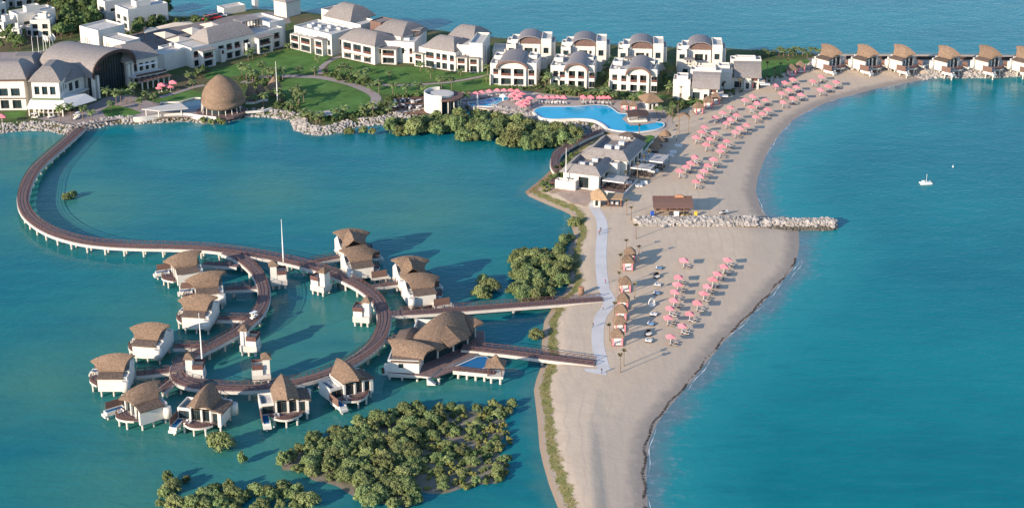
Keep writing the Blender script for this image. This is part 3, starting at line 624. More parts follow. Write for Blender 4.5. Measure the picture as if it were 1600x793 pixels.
for i, (u, v) in enumerate([(857,122),(862,116),(948,118),(955,112),(966,120),(1040,118),(1046,132),(1044,146),(852,135),(858,138),(945,128),(1052,128)]): palm(palms, u, v, ordw(i)+' palm from the left in the gaps between the vaulted houses', 'palms between the houses', .8)
for i in range(14): palm(palms, 1178+i*7.6+random.uniform(-2,2), 88+random.uniform(-2,2), 'palm in the scrubby row on the far shore left of the beach villas', 'palms on the far shore', .45)
fill(trees, [(-20,-40),(110,-40),(140,4),(150,20),(140,36),(100,28),(88,20),(60,12),(0,2)], 64, 'broad green tree in the grove between the far left villas', 'trees between the villas', 3.8, GZ, 1.15)
fill(trees, [(95,34),(150,34),(150,44),(118,58),(100,66),(88,60)], 20, 'green tree on the slope behind the vaulted hall', 'trees behind the hall', 3.4, GZ, 1.1)
fill(trees, [(100,18),(150,18),(158,44),(120,52),(104,40)], 14, 'green tree between the far villas and the white blocks', 'trees by the white blocks', 3.6, GZ, .95)
fill(trees, [(204,44),(240,38),(242,48),(206,58)], 9, 'small tree before the villa on the far shore', 'trees before the shore villa', 3.2, GZ, .75)
fill(trees, [(845,118),(862,118),(862,134),(848,134)], 4, 'small tree in the gap between the first two front houses', 'trees in the first gap', 2.4, GZ, .6)
fill(trees, [(938,118),(956,118),(956,140),(944,138)], 5, 'small tree in the gap between the second and third front houses', 'trees in the second gap', 2.4, GZ, .6)
fill(trees, [(1030,120),(1052,122),(1050,148),(1036,146)], 6, 'small tree between the right front house and the beach houses', 'trees in the third gap', 2.4, GZ, .6)
fill(trees, [(520,116),(556,124),(590,133),(580,140),(540,131),(515,122)], 8, 'small tree in the bed where the garden paths meet', 'trees where the paths meet', 2.6, GZ, .45)
fill(trees, [(300,112),(330,106),(330,116),(305,124)], 6, 'small tree at the near end of the long shaded wing', 'trees by the long wing', 2.4, GZ, .55)
fill(trees, [(592,168),(612,160),(614,176),(596,182)], 5, 'small tree left of the dining terrace', 'trees left of the dining terrace', 2.2, GZ, .5)
fill(trees, [(1046,168),(1064,164),(1082,170),(1062,176)], 4, 'small tree right of the pool hut', 'trees by the pool hut', 2.2, GZ, .45)
fill(trees, [(235,8),(265,14),(272,30),(245,44),(238,30)], 11, 'dark tree in the clump by the far shore behind the service yard', 'trees by the far shore', 3.6, GZ, 1.0)
fill(trees, [(0,45),(18,50),(45,66),(48,78),(20,84),(0,78)], 14, 'tree at the left edge before the far villas', 'trees at the left edge', 4, GZ, .8)
fill(shrub, [(280,30),(330,27),(330,33),(280,38),(240,48),(236,42)], 22, 'dark shrub on the far shore behind the yard', 'shrubs by the yard', 2.4, GZ, 1.3)
fill(shrub, [(505,113),(560,124),(600,132),(590,136),(545,132),(510,122)], 26, 'shrub in the planting bed between the two lawns', 'shrubs between the lawns', 2.0, GZ)
fill(shrub, [(376,124),(440,120),(440,130),(400,138),(380,136)], 26, 'shrub in the planting behind the thatched dome', 'shrubs behind the dome', 1.8, GZ)
fill(shrub, [(430,160),(470,158),(470,174),(450,176),(428,170)], 18, 'shrub in the garden by the mast', 'shrubs by the mast', 1.7, GZ)
fill(shrub, [(470,184),(520,190),(575,182),(600,178),(600,172),(560,178),(520,187),(480,180)], 30, 'shrub on the rim of the lawn point', 'shrubs on the lawn point', 1.8, GZ)
fill(shrub, [(850,140),(960,146),(1000,152),(1000,158),(960,154),(850,148)], 44, 'shrub in the hedge between pool and vaulted houses', 'shrubs behind the pool', 1.7, GZ)
fill(shrub, [(1045,148),(1110,156),(1180,130),(1230,112),(1235,116),(1180,138),(1110,162),(1060,170)], 34, 'shrub along the back edge of the north beach', 'shrubs behind the beach', 1.9, GZ, .8)
fill(shrub, [(610,150),(665,146),(665,150),(612,155)], 12, 'shrub behind the dining terrace', 'shrubs by the dining terrace', 1.6, GZ)
fill(shrub, [(870,262),(885,246),(900,236),(904,240),(884,262),(876,280),(868,276)], 18, 'shrub on the slope left of the restaurant', 'shrubs left of the restaurant', 1.7, GZ, .8)
fill(drym, [(848,288),(866,276),(872,292),(850,300)], 10, 'dry bush on the bare point below the restaurant', 'bushes on the point', 2.2, GZ-.1, .7)
fill(shrub, [(862,272),(880,275),(876,292),(845,296),(838,290)], 14, 'scrub on the bare point below the restaurant', 'scrub on the point', 2.4, GZ-.2, .6)
fill(shrub, [(240,46),(180,58),(110,78),(40,94),(0,100),(0,96),(100,74),(180,52)], 26, 'shrub along the access road by the flagpoles', 'shrubs along the road', 2.2, GZ)
fill(shrub, [(790,136),(845,134),(848,140),(800,141)], 12, 'shrub before the widest vaulted house', 'shrubs before the house', 1.6, GZ, .8)
# ------------------------------------------------------------------ boardwalk
pile_me = {}
def pile_mesh(h, r=.32):
    key = (round(h,1), r)
    if key not in pile_me: pile_me[key] = shared(MB().lathe([(r,-2.0),(r,h-.35),(r*1.35,h-.3),(r*1.35,h)], 8), 'pile', 'concrete')
    return pile_me[key]
def walkway(name, label, pts, width=4.0, z0=3.1, z1=None, zoff=0.0, spacing=6.2, group=None, rails=(1,1), skip=None, trim=(0,0), px=True):
    """timber deck on white edge beams, piles and two railings"""
    z1 = z0 if z1 is None else z1
    q = [G(u, v, z0+(z1-z0)*i/(len(pts)-1)) for i, (u, v) in enumerate(pts)] if px else [Vector(p) for p in pts]
    c = catmull(q, 2.0); t = thing(name, label, 'boardwalk', (0,0,0), 0, group)
    n_ = len(c)
    for p in c: p.z += zoff
    mb = MB(); L, R = offset_line(c, width/2), offset_line(c, -width/2); ring = []
    for i in range(n_): ring.append([(L[i].x,L[i].y,L[i].z-.14),(L[i].x,L[i].y,L[i].z),(R[i].x,R[i].y,R[i].z),(R[i].x,R[i].y,R[i].z-.14)])
    mb.rings(ring).build('deck', 'deck_timber', t)
    for sgn in (1,-1):
        a, b_ = offset_line(c, sgn*(width/2-.05)), offset_line(c, sgn*(width/2+.28)); ring = []
        for i in range(n_): 
            A_, B_ = (a[i], b_[i])
            r_ = [(A_.x,A_.y,A_.z-.95),(A_.x,A_.y,A_.z-.145),(B_.x,B_.y,B_.z-.145),(B_.x,B_.y,B_.z-.95)]
            ring.append(r_ if sgn > 0 else r_[::-1])
        MB().rings(ring).build('edge_beam', 'concrete', t)
        mb = MB(); rl = offset_line(c, sgn*(width/2-.1))
        if rails[0 if sgn > 0 else 1]:
            for i in range(trim[0], n_-trim[1]):
                p = rl[i]; mb.box(p.x-.07,p.x+.07,p.y-.07,p.y+.07,p.z-.02,p.z+1.05)
                if i > trim[0]:
                    for zz, th in ((1.08,.09),(.62,.05),(.28,.05)): mb.tube(rl[i-1]+Vector((0,0,zz)), p+Vector((0,0,zz)), th, th, 4, False)
            mb.build('railing', 'rail_timber', t)
    st = max(1, int(spacing/2))
    for i in range(st//2+1, n_-1, st):
        if skip and skip(c[i]): continue
        a, b_ = L[i].lerp(R[i], .12), L[i].lerp(R[i], .88)
        dirv = (b_-a).normalized(); nrm = Vector((-dirv.y, dirv.x, 0))
        top = c[i].z-.96
        V = [a-nrm*.35, b_-nrm*.35, b_+nrm*.35, a+nrm*.35]; MB().prism([(p.x,p.y) for p in V], top-.45, top).build('crosshead', 'concrete', t)
        for p in (a.lerp(b_, .1), a.lerp(b_, .9)): part('pile', pile_mesh(top-.46), t, (p.x, p.y, 0))
    return c
def zprof(i, n_): return 1.75+(3.1-1.75)*min(1, i/6)
PA = [(126,200),(112,213),(95,228),(75,245),(57,262),(45,280),(38,298),(36,315),(42,332),(55,346),(75,359),(100,369),(135,377.5),(175,382),(220,384),(270,385),(320,387),(365,392),(410,399),(455,408),(500,420),(540,435),(570,451),(590,469),(599,489),(599,509),(588,534),(565,554),(535,571),(500,585),(460,596),(420,602),(380,605),(340,604),(300,600),(281,592),(276,582)]
walkway('boardwalk', 'long curving timber boardwalk on white piles, from the hotel shore round the lagoon villas', [G(u, v, zprof(i, 0)) for i, (u, v) in enumerate(PA)], 3.5, px=False)
walkway('boardwalk', 'inner arc of boardwalk curling past the left row of water villas', [(352,393),(378,405),(400,424),(411,446),(412,468),(402,490),(380,511),(348,530),(315,547),(290,560),(277,571),(275,580)], 3.2, 3.1, None, -.03, 6.2, None, (1,1), None, (3,2))
walkway('footbridge', 'long straight footbridge from the boardwalk ring to the sand path', [(604,489),(660,486),(720,482),(800,476),(870,471),(940,466)], 3.4, 3.1, 1.75, -.04, 14, None, (1,1), lambda p: hz(p.x,p.y) > .5, (2,0))
walkway('footbridge', 'shorter straight footbridge from the clubhouse deck to the sand path', [(722,541),(760,545),(800,549.5),(865,558),(930,566)], 3.4, 3.1, 1.75, 0, 14, None, (1,1), lambda p: hz(p.x,p.y) > .5, (1,0))
def link(label, a, b_):
    walkway('access_walkway', label, [a, ((a[0]+b_[0])/2,(a[1]+b_[1])/2), b_], 2.2, 2.9, 2.6, -.06, 8, 'short walkways to the villas', (1,1), None, (1,0))
# ------------------------------------------------------------------ water villas
def fan_roof(Lr, Le, W, zr, ze, drop, peak=-.3, sag=.5, x0=0., inset=0.0):
    """thatched shell: arched ridge along x, both slopes fanning out from short eaves"""
    nt_, ns = 12, 7; gp, gm = [], []
    for i in range(nt_+1):
        t = -1+2*i/nt_; ra, rb = [], []
        for j in range(ns+1):
            s_ = j/ns; xx = x0+(Lr*(1-s_)+Le*s_)*t*(1-.10*math.sin(PI*s_)); zrid = zr-drop*(t-peak)**2
            zz = zrid+(ze-zrid)*(s_-sag*.28*math.sin(PI*s_))+.25*(t*t)*(s_)*(1-s_)*4*.4
            yy = W*s_**.9; ra.append((xx, yy, zz)); rb.append((xx, -yy, zz))
        gp.append(ra); gm.append(rb)
    full = [rb[::-1][:-1]+ra for ra, rb in zip(gp, gm)]
    return MB().sheet(full, .5)
def flap_roof(x0, x1, y0, y1, zt, zb):
    grid = []
    for i in range(7):
        t = i/6; row = []
        for j in range(5):
            s_ = j/4; xx = (x0+(x1-x0)*t); ex = (t-.5)*1.0*s_; row.append((xx+ex, y0+(y1-y0)*s_, zt+(zb-zt)*(s_-.12*math.sin(PI*s_))))
        grid.append(row[::-1])
    return MB().sheet(grid, .38)
def glazed(parent, x, y0, y1, z0, z1, mir, name='window', mull=3):
    """glass front facing +x: timber frame with panes behind"""
    f = MB(); f.box(x-.08,x+.06,y0,y0+.14,z0,z1); f.box(x-.08,x+.06,y1-.14,y1,z0,z1); f.box(x-.08,x+.06,y0+.14,y1-.14,z1-.16,z1); f.box(x-.08,x+.06,y0+.14,y1-.14,z0,z0+.12)
    n_ = max(1, int((y1-y0)/1.3))
    for k_ in range(1, n_):
        yy = y0+(y1-y0)*k_/n_; f.box(x-.06,x+.04,yy-.05,yy+.05,z0+.12,z1-.16)
    fo = f.build(name, 'frame', parent, mir=mir); MB().box(x-.14,x-.09,y0+.05,y1-.05,z0+.05,z1-.05).build('pane', 'glass', fo, mir=mir)
def build_villa(label, group, mir, base=0.0, cross=False):
    """x towards the deck, y towards the bath wing (mirrored villas: away), pool always at -y"""
    t = thing('water_villa', label, 'villa', (0,-300,0), 0, group); f = 2.3; by = 1 if not mir else -1
    B = lambda m_, nm, mm, par=t, sm=False: m_.build(nm, mm, par, sm, mir)
    B(MB().box(-5.6,3.2,-3.4,6.3,f-.55,f), 'floor_slab', 'concrete')
    # main room walls
    w_ = MB(); w_.box(-5.4,-5.0,-3.2,3.4,f+.005,6.4); w_.box(-5.0,2.6,-3.2,-2.85,f+.005,6.4); w_.box(1.6,2.6,3.0,3.4,f+.005,6.4); w_.box(-5.0,2.6,-2.85,3.0,6.0,6.3)
    w_.add([(-5.2,-3.2,6.4),(-5.2,3.4,6.4),(-5.2,0,8.6)],[(0,2,1)]); B(w_, 'wall', 'plaster')
    ww = MB(); ww.box(-5.2,3.6,6.02,6.4,f-1.0,5.9); ww.box(-5.3,-4.9,3.4,6.02,f+.005,5.9); ww.box(-4.9,3.3,3.4,3.7,f+.005,5.9); ww.box(3.0,3.6,5.4,6.02,f-1.0,5.9); ww.box(-4.9,3.3,3.7,6.02,5.45,5.62); B(ww, 'bath_wall', 'plaster')
    if not cross or True:
        glazed(t, 2.75, -2.8, .15, f+.05, 5.6, mir); glazed(t, 2.75, .75, 2.9, f+.05, 5.6, mir); glazed(t, 3.2, 3.9, 5.35, f+.05, 5.2, mir)
    for yy in (-3.0, .45, 3.2): B(MB().box(2.9,3.5,yy-.28,yy+.28,f+.005,6.0), 'column', 'plaster')
    B(fan_roof(6.7,3.9,3.7,10.9,7.0,1.5), 'roof', 'thatch', t, False)
    B(flap_roof(-3.6,3.3,2.2,7.1,6.7,5.85), 'lower_roof', 'thatch_dark')  # darker thatch puts the flat flap's weaker sunlight into its colour
    B(MB().lathe([(1.15,f-.6),(1.15,5.0)],16,-4.7,7.0), 'shower_drum', 'plaster', t, True); B(MB().lathe([(1.0,5.02),(1.0,5.06)],16,-4.7,7.0), 'shower_floor', 'roof_flat')
    # service block, on the pool side for plain villas
    s_ = -1; 
    sb = MB(); sb.box(-4.6,2.4,-7.3,-3.45,f-.9,4.9); sb.box(-4.6,2.4,-7.3,-7.0,4.9,5.5); sb.box(-4.6,2.4,-3.75,-3.45,4.9,5.5); sb.box(-4.6,-4.3,-7.0,-3.75,4.9,5.5); sb.box(2.1,2.4,-7.0,-3.75,4.9,5.5)
    pm = False
    if mir: sb = MB(); sb.box(-3.6,2.4,-6.0,-3.45,f-.6,4.9); sb.box(-3.6,2.4,-6.0,-5.7,4.9,5.4)
    B(sb, 'service_block', 'plaster')
    if not mir:
        B(MB().box(-4.25,2.05,-6.95,-3.8,4.905,4.96), 'flat_roof', 'roof_flat'); B(MB().box(-3.4,.8,-6.6,-5.6,4.97,5.12), 'skylight', 'glass'); glazed(t, 2.55, -6.9, -3.6, f+.05, 4.7, mir)
    # deck: curved front
    ps = -1 if not mir else 1                                 # pool is at -y in the world frame of the villa
    pts = [(3.22,5.2),(3.22,-3.2),(3.22,-6.9),(4.2,-6.9)]
    arc = [(3.3+4.6*math.sin(PI*k_/14)**.75*(1-.18*k_/14), -5.4+(10.4)*k_/14) for k_ in range(1,14)]
    dk = [(3.22,-5.5)]+arc+[(3.22,5.2)]
    # pool side: y range -7.3..-5.0 (plain) ; mirrored villas keep it at world -y
    D = MB().prism(dk, f-.25, f); B(D, 'deck', 'deck_timber')
    fb = MB(); 
    for k_ in range(len(arc)-1):
        a, b_ = arc[k_], arc[k_+1]; fb.add([(a[0]+.12,a[1],f-.65),(b_[0]+.12,b_[1],f-.65),(b_[0]+.12,b_[1],f-.05),(a[0]+.12,a[1],f-.05),(a[0]+.01,a[1],f-.65),(b_[0]+.01,b_[1],f-.65),(b_[0]+.01,b_[1],f-.05),(a[0]+.01,a[1],f-.05)],[(0,1,2,3),(3,2,6,7),(0,3,7,4),(1,5,6,2),(4,5,1,0)])
    B(fb, 'deck_fascia', 'concrete')
    rl = MB()
    for k_ in range(len(arc)-1):
        a, b_ = arc[k_], arc[k_+1]
        for zz, th in ((1.0,.08),(.65,.05),(.35,.05)): rl.tube((a[0]-.1,a[1],f+zz),(b_[0]-.1,b_[1],f+zz),th,th,4,False)
        rl.box(a[0]-.16,a[0]-.04,a[1]-.06,a[1]+.06,f+.002,f+1.0)
    B(rl, 'deck_railing', 'rail_timber')
    return t, f, B
def finish_villa(t, f, mir, piles=True, pz=-2.0, second_screen=False):
    # parts that stay on the -y side for both hands
    po = MB(); y0, y1 = (-7.4,-5.2) if not mir else (-8.6,-6.4)
    x0, x1 = 2.5, 8.3
    po.box(x0,x1,y0,y0+.25,f-1.35,f-.1); po.box(x0,x1,y1-.25,y1,f-1.35,f-.1); po.box(x1-.25,x1,y0+.25,y1-.25,f-1.35,f-.2); po.box(x0,x0+.25,y0+.25,y1-.25,f-1.35,f-.1); po.box(x0+.25,x1-.25,y0+.25,y1-.25,f-1.35,f-1.1)
    po.box(x1,x1+.7,y0-.1,y1+.1,f-1.75,f-.95)
    pool = po.build('plunge_pool', 'plaster', t); MB().box(x0+.26,x1-.26,y0+.26,y1-.26,f-.5,f-.3).build('pool_water', 'pool_deep', pool)
    sc_ = MB(); sc_.box(2.2,7.6,y0-.16,y0-.02,f-.3,f+2.1); sc_.build('privacy_screen', 'screen_timber', t)
    if second_screen: MB().box(4.2,7.2,5.6,5.75,f-.1,f+2.1).build('privacy_screen', 'screen_timber', t); MB().box(4.4,8.0,5.8,7.4,f-1.0,f-.1).build('sun_deck', 'plaster', t)
    for x_, y_ in [(-4.6,-2.8),(-4.6,5.6),(-.8,5.6),(2.8,5.8),(-.8,-2.8),(5.6,-4.0),(6.8,-.6),(6.0,2.6),(7.6,y0+1.1),(3.6,y0+1.1)]:
        yy = -y_ if mir and y_ > 4 else y_
        if mir and y_ == 5.8: yy = -5.8
        part('pile', pile_mesh(f-.56), t, (x_, yy, 0))
    fu = MB()                                                # deck furniture: two loungers and a table
    fu.box(4.3,6.0,-3.9,-3.3,f+.28,f+.42); fu.box(4.3,6.0,-2.9,-2.3,f+.28,f+.42); fu.box(4.3,4.45,-3.9,-3.3,f+.42,f+.8); fu.box(4.3,4.45,-2.9,-2.3,f+.42,f+.8)
    for xx in (4.4,5.8):
        for yy in (-3.8,-3.4,-2.8,-2.4): fu.box(xx-.04,xx+.04,yy-.04,yy+.04,f+.003,f+.28)
    fu.build('deck_loungers', 'white_fabric', t)
def villa(label, u, v, ang, mir=False, group='villas on piles over the lagoon', dz=0.5, pile_scale=1, cross=False, second=False, z=9.6, sc=.87, lk=None):
    global vproto
    p = G(u, v, (z if isinstance(sc, tuple) else z*sc)+dz); key = (mir, second, cross)
    if key not in vproto:
        t, f, B = build_villa(label, group, mir); finish_villa(t, f, mir, second_screen=second)
        if cross:                                            # pointed cross gable above the entrance
            cg = MB(); s_ = -1 if not mir else -1
            ys = -1 if mir else 1
            pass
            cg.sheet([[(-5.0,ys*5.6,6.1),(-4.2,ys*3.4,7.4),(-2.6,ys*.8,9.9)],[(-2.8,ys*6.8,7.7),(-2.3,ys*4.2,9.2),(-1.9,ys*.8,10.4)],[(-1.2,ys*7.4,9.3),(-1.0,ys*4.6,10.3),(-1.0,ys*.8,10.8)]][::ys], .35)
            cg.build('cross_gable', 'thatch', t)
            cg = MB(); cg.sheet([[(-1.2,ys*7.4,9.3),(-1.0,ys*4.6,10.3),(-1.0,ys*.8,10.8)],[(1.4,ys*6.4,7.4),(1.2,ys*4.2,9.0),(1.0,ys*.9,10.3)],[(4.2,ys*5.2,6.0),(3.8,ys*3.4,7.4),(2.8,ys*.9,9.6)]][::ys], .35)
            cg.build('cross_gable', 'thatch', t)
        vproto[key] = Proto(t)
    return vproto[key].put((p.x, p.y, dz), math.radians(ang), label, group, sc)
vproto = {}
VL = 'thatched water villa on piles, '
villa(VL+'uppermost of the left row beside the boardwalk', 285, 398, 203)
villa(VL+'second from the top of the left row', 320, 429, 194)
villa(VL+'third in the left row, before the tall white mast', 309, 464, 172)
villa(VL+'fourth in the left row, just above the leftmost', 234, 508, 170)
villa(VL+'leftmost of all', 176, 557, 180)
villa(VL+'turned left, at the bottom below the leftmost', 218, 606, 218)
villa(VL+'facing the camera behind the round mangrove', 318, 614, 256)
villa(VL+'at the bottom centre with a lit leaf-shaped roof side', 444, 601, 284)
villa(VL+'at the bottom right of the ring, above the mangrove islet', 543, 574, 304)
villa(VL+'upper twin at the top right, with cross gable', 549, 361, 20, True, cross=True)
villa(VL+'front twin at the top of the right row', 559, 389, 20, True)
villa(VL+'rear twin of the lower right pair, with pointed cross gable', 641, 404, 18, True, cross=True)
villa(VL+'front twin of the lower right pair', 656, 430, 18, True)
for i, (u, v) in enumerate([(1300,73.5),(1357,74),(1414,74),(1484,76),(1548,75.5),(1606,77)]):
    villa(['white beach villa with thatched shell roof, nearest the sand at the left end','second beach villa on piles from the left along the rocks','third beach villa from the left, with a white chimney behind its roof','fourth beach villa from the left above the rocks','fifth beach villa from the left above the water','beach villa cut off by the right edge'][i], u, v, -48, True, 'beach villas on the rocks', 1.2, second=True, sc=(.84,.84,.96), z=9.6)
link('short timber walkway to the uppermost left villa', (372,414), (318,410))
link('short timber walkway to the second left villa', (404,448), (352,450))
link('short timber walkway to the third left villa', (398,497), (342,496))
link('short timber walkway to the fourth left villa', (330,540), (272,540))
link('short timber walkway to the leftmost villa', (277,577), (214,583))
link('short timber walkway to the villa turned left', (278,588), (250,610))
link('short timber walkway to the villa behind the round mangrove', (336,606), (328,622))
link('short timber walkway to the bottom centre villa', (455,600), (452,608))
link('short timber walkway to the bottom right villa', (540,573), (542,584))
link('short timber walkway to the top right twin villas', (478,410), (530,400))
link('short timber walkway to the lower right twin villas', (582,446), (632,440))
link('short timber walkway to the clubhouse', (598,526), (622,532))
# boardwalk pavilions: white service pods with a little hipped tower
def pod(label, u, v, ang, wide=4.2):
    p = G(u, v, 0); t = thing('service_pod', label, 'pavilion', (p.x, p.y, 0), math.radians(ang), 'service pods along the boardwalk'); f = 3.0
    MB().box(-2.4,2.4,-2.0,2.0,f-1.7,f).build('floor_slab', 'concrete', t)
    w_ = MB(); w_.box(-.4,2.2,-1.9,-1.7,f+.003,f+2.2); w_.box(-.4,2.2,1.7,1.9,f+.003,f+2.2); w_.box(2.0,2.2,-1.7,1.7,f+.003,f+2.2); w_.build('wall', 'plaster', t)
    w_ = MB(); w_.box(-.5,2.3,-2.0,-1.85,f+1.6,f+2.9); w_.box(-.5,2.3,1.85,2.0,f+1.6,f+2.9); w_.box(2.15,2.3,-1.85,1.85,f+1.6,f+2.9); w_.build('timber_screen', 'rail_timber', t)
    MB().box(-2.3,-.5,-1.3,1.3,f+.003,f+4.3).build('tower', 'plaster', t)
    MB().rings([[(-2.8,-1.8,f+4.25),(0,-1.8,f+4.25),(0,1.8,f+4.25),(-2.8,1.8,f+4.25)],[(-2.8,-1.8,f+4.4),(0,-1.8,f+4.4),(0,1.8,f+4.4),(-2.8,1.8,f+4.4)],[(-1.6,-.3,f+5.5),(-1.2,-.3,f+5.5),(-1.2,.3,f+5.5),(-1.6,.3,f+5.5)]]).build('tower_roof', 'thatch', t)
    e = MB(); e.box(.2,1.0,-1.3,.1,f+.005,f+1.4); e.box(.3,1.5,.5,1.4,f+.005,f+1.1); e.box(1.2,1.7,-1.2,-.4,f+.005,f+1.7); e.build('plant_units', 'plant_metal', t)
    for x_ in (-1.8,0,1.8):
        for y_ in (-1.5,1.5): part('pile', pile_mesh(f-1.71), t, (x_, y_, 0))
pod('white service pod with hipped tower, at the foot of the tallest mast', 436, 448, 10)
pod('white service pod with dark timber screen inside the top of the ring', 502, 458, 150)
pod('white service pod inside the ring nearest the clubhouse', 567, 506, 170)
pod('white service pod inside the ring beside the parked buggy', 392, 552, -10)
pod('white service pod by the lower mast in the bend of the boardwalk', 307, 597, 0)
pod('small white service pod above the bottom centre villa', 409, 597, 190)
def mast(label, u, v, h, z=1.2):
    p = G(u, v, z); t = thing('mast', label, 'mast', (p.x, p.y, z)); MB().tube((0,0,0),(0,0,h*.5),.22,.17,8).build('lower_pole', 'white_metal', t); MB().tube((0,0,h*.5),(0,0,h),.15,.06,8).build('upper_pole', 'white_metal', t)
    MB().box(-.5,.5,-.5,.5,-.6,.02).build('footing', 'concrete', t)
    MB().tube((0,0,h),(0,0,h+.4),.10,.02,6).build('finial', 'white_metal', t)
mast('tallest white mast, standing by the top of the villa ring', 443, 412, 14, 2.4)
mast('tall white mast before the third left villa', 316, 566, 14, 2.4)
mast('tall white mast at the corner of the beach restaurant', 884, 294, 14, GZ)
mast('tall white mast in the garden beside the thatched dome', 434, 164, 17, GZ)
# clubhouse over the water
p0 = G(640,592); CR = math.radians(-6)
t = thing('clubhouse', 'large clubhouse over the water with several overlapping thatched shell roofs', 'clubhouse', (p0.x, p0.y, 0), CR); t.scale = (.92,.92,.90)
f = 2.6
MB().prism([(-6.5,-1.5),(6.5,-3),(9,3),(12,6),(20,16),(18,30),(4,30),(-6.5,12)], f-.6, f-.1).build('floor_slab', 'concrete', t); MB().prism([(-6.4,-1.4),(6.4,-2.9),(8.9,3),(11.9,6),(19.9,16),(17.9,29.9),(4,29.9),(-6.4,12)], f-.09, f).build('floor_deck', 'deck_timber', t)
w_ = MB(); w_.box(-6,3,-1.2,-.8,f-1.6,6.6); w_.box(-6,-5.6,-.8,8,f+.005,6.6); w_.box(2.6,3,-.8,5,f+.005,6.6); w_.box(-6,3,8,8.4,f+.005,6.6); w_.box(-5.6,2.6,-.8,8,6.0,6.2); w_.build('wall', 'plaster', t)
w_ = MB(); w_.box(-2,-1.6,10,27,f+.005,7); w_.box(-1.6,13,26.6,27,f+.005,7); w_.box(3,3.4,8.4,10,f+.005,7); w_.build('hall_wall', 'plaster', t)
wd_ = MB(); wd_.box(-2.9,-1.5,-1.26,-1.205,4.2,5.5); wd_.build('window', 'glass', t)
for k_, (x0, y0, x1, y1) in enumerate([(3.2,5.2,6.6,9.5),(6.9,9.9,10.4,14.5),(10.7,14.9,14.0,19.5),(14.2,19.9,15.6,25)]):
    dx_, dy_ = x1-x0, y1-y0; L_ = math.hypot(dx_, dy_); nx_, ny_ = dy_/L_*.08, -dx_/L_*.08
    MB().prism([(x0-nx_,y0-ny_),(x0+nx_,y0+ny_),(x1+nx_,y1+ny_),(x1-nx_,y1-ny_)], f+.05, 6.4).build('glass_front', 'glass', t)
for x_, y_ in [(3.0,5.0),(6.7,9.7),(10.6,14.7),(14.1,19.7),(15.7,25.2)]: MB().box(x_-.3,x_+.3,y_-.3,y_+.3,f+.005,7.2).build('column', 'plaster', t)
def roof_at(name, m_, x, y, a, *args, **kw):
    o = fan_roof(*args, **kw).build(name, m_, t); o.location = (x, y, 0); o.rotation_euler = (0,0,math.radians(a)); return o
roof_at('roof', 'thatch', 0, 4.4, -6, 7.0, 4.6, 4.2, 10.6, 7.0, 1.1)
o = flap_roof(-4.6,3.2,-1.0,3.0,7.4,6.3); o.v = [(x,-y+1.4,z_) for x,y,z_ in o.v]; o.f = [q[::-1] for q in o.f]; o.build('lower_roof', 'thatch_dark', t)
roof_at('great_roof', 'thatch', 6.5, 16, 56, 10.8, 7.2, 6.0, 13.6, 6.6, 4.2, peak=.15)
roof_at('rear_roof', 'thatch_dark', -2.2, 15.5, 85, 6.0, 4.4, 4.2, 8.8, 6.2, 1.2)
roof_at('rear_roof', 'thatch', 12, 25, -12, 6.6, 4.6, 4.4, 10.4, 6.8, 1.3)
o = MB().sheet([[(5.5,11.5,10.2),(8.5,9.5,8.4),(10.4,8.0,7.0)],[(8.5,14,11.4),(11.3,12.2,9.4),(13.4,10.8,8.0)],[(11,17,10.2),(13.6,15.5,8.6),(15.4,14.4,7.2)]], .35).build('eyebrow_roof', 'thatch', t)
MB().box(-7.6,-6.02,-1.6,3.2,f-.8,f+.6).build('plunge_pool', 'plaster', t); MB().box(-7.7,-6.9,-1.9,-1.65,f-.2,f+1.6).build('privacy_screen', 'dark_timber', t)
for x_, y_ in [(-5.6,-.6),(-2,-.8),(2.4,-1.0),(5.6,-2.2),(8,2.2),(11,5.8),(15,10.4),(18.6,16),(17,28),(6,28),(-5.6,10)]: part('pile', pile_mesh(f-.61), t, (x_, y_, 0))
# swimming deck and gazebo
g = thing('pool_deck', 'timber pool deck with curved blue pool and thatched gazebo beside the clubhouse', 'deck', (p0.x, p0.y, 0), CR); g.scale = (.94,.94,.92)
MB().prism([(7.4,-3.6),(12.0,1.6),(24,.2),(24.4,3.0),(13,4.9),(9.6,3.4),(7.2,-2.6)], f-.35, f-.01).build('deck', 'deck_timber', g)
MB().prism([(12.0,4.95),(20,3.85),(22,6),(22.6,9),(20,12.5),(17.5,12)], f-.9, f-.2).build('pool_shell', 'plaster', g)
MB().prism([(13.0,5.2),(19.8,4.2),(21.6,6.2),(22.1,9),(19.8,11.9),(17.8,11.4)], f-.19, f-.12).build('pool_water', 'pool_deep', g)
fb = MB(); fb.box(12,24.3,-.05,.12,f-1.1,f-.03); fb.v = [(x, y+1.55-(x-12)*.115, z_) for x,y,z_ in fb.v]; fb.build('edge_beam', 'concrete', g)
rl = MB()
for k_ in range(9):
    x_ = 12.2+k_*1.42; y_ = 1.75-(x_-12)*.115; rl.box(x_-.06,x_+.06,y_-.06,y_+.06,f,f+1.0)
for zz in (1.0,.6,.3): rl.tube((12.2,1.75,f+zz),(23.6,.42,f+zz),.07,.07,4)
rl.build('railing', 'rail_timber', g)
for x_ in (22.2,26.0):
    for y_ in (-.6,3.0): MB().box(x_-.12,x_+.12,y_-.12,y_+.12,f-.02,f+2.9).build('gazebo_post', 'rail_timber', g)
MB().box(21.8,26.4,-1.0,3.4,f-.7,f-.02).build('gazebo_floor', 'concrete', g)
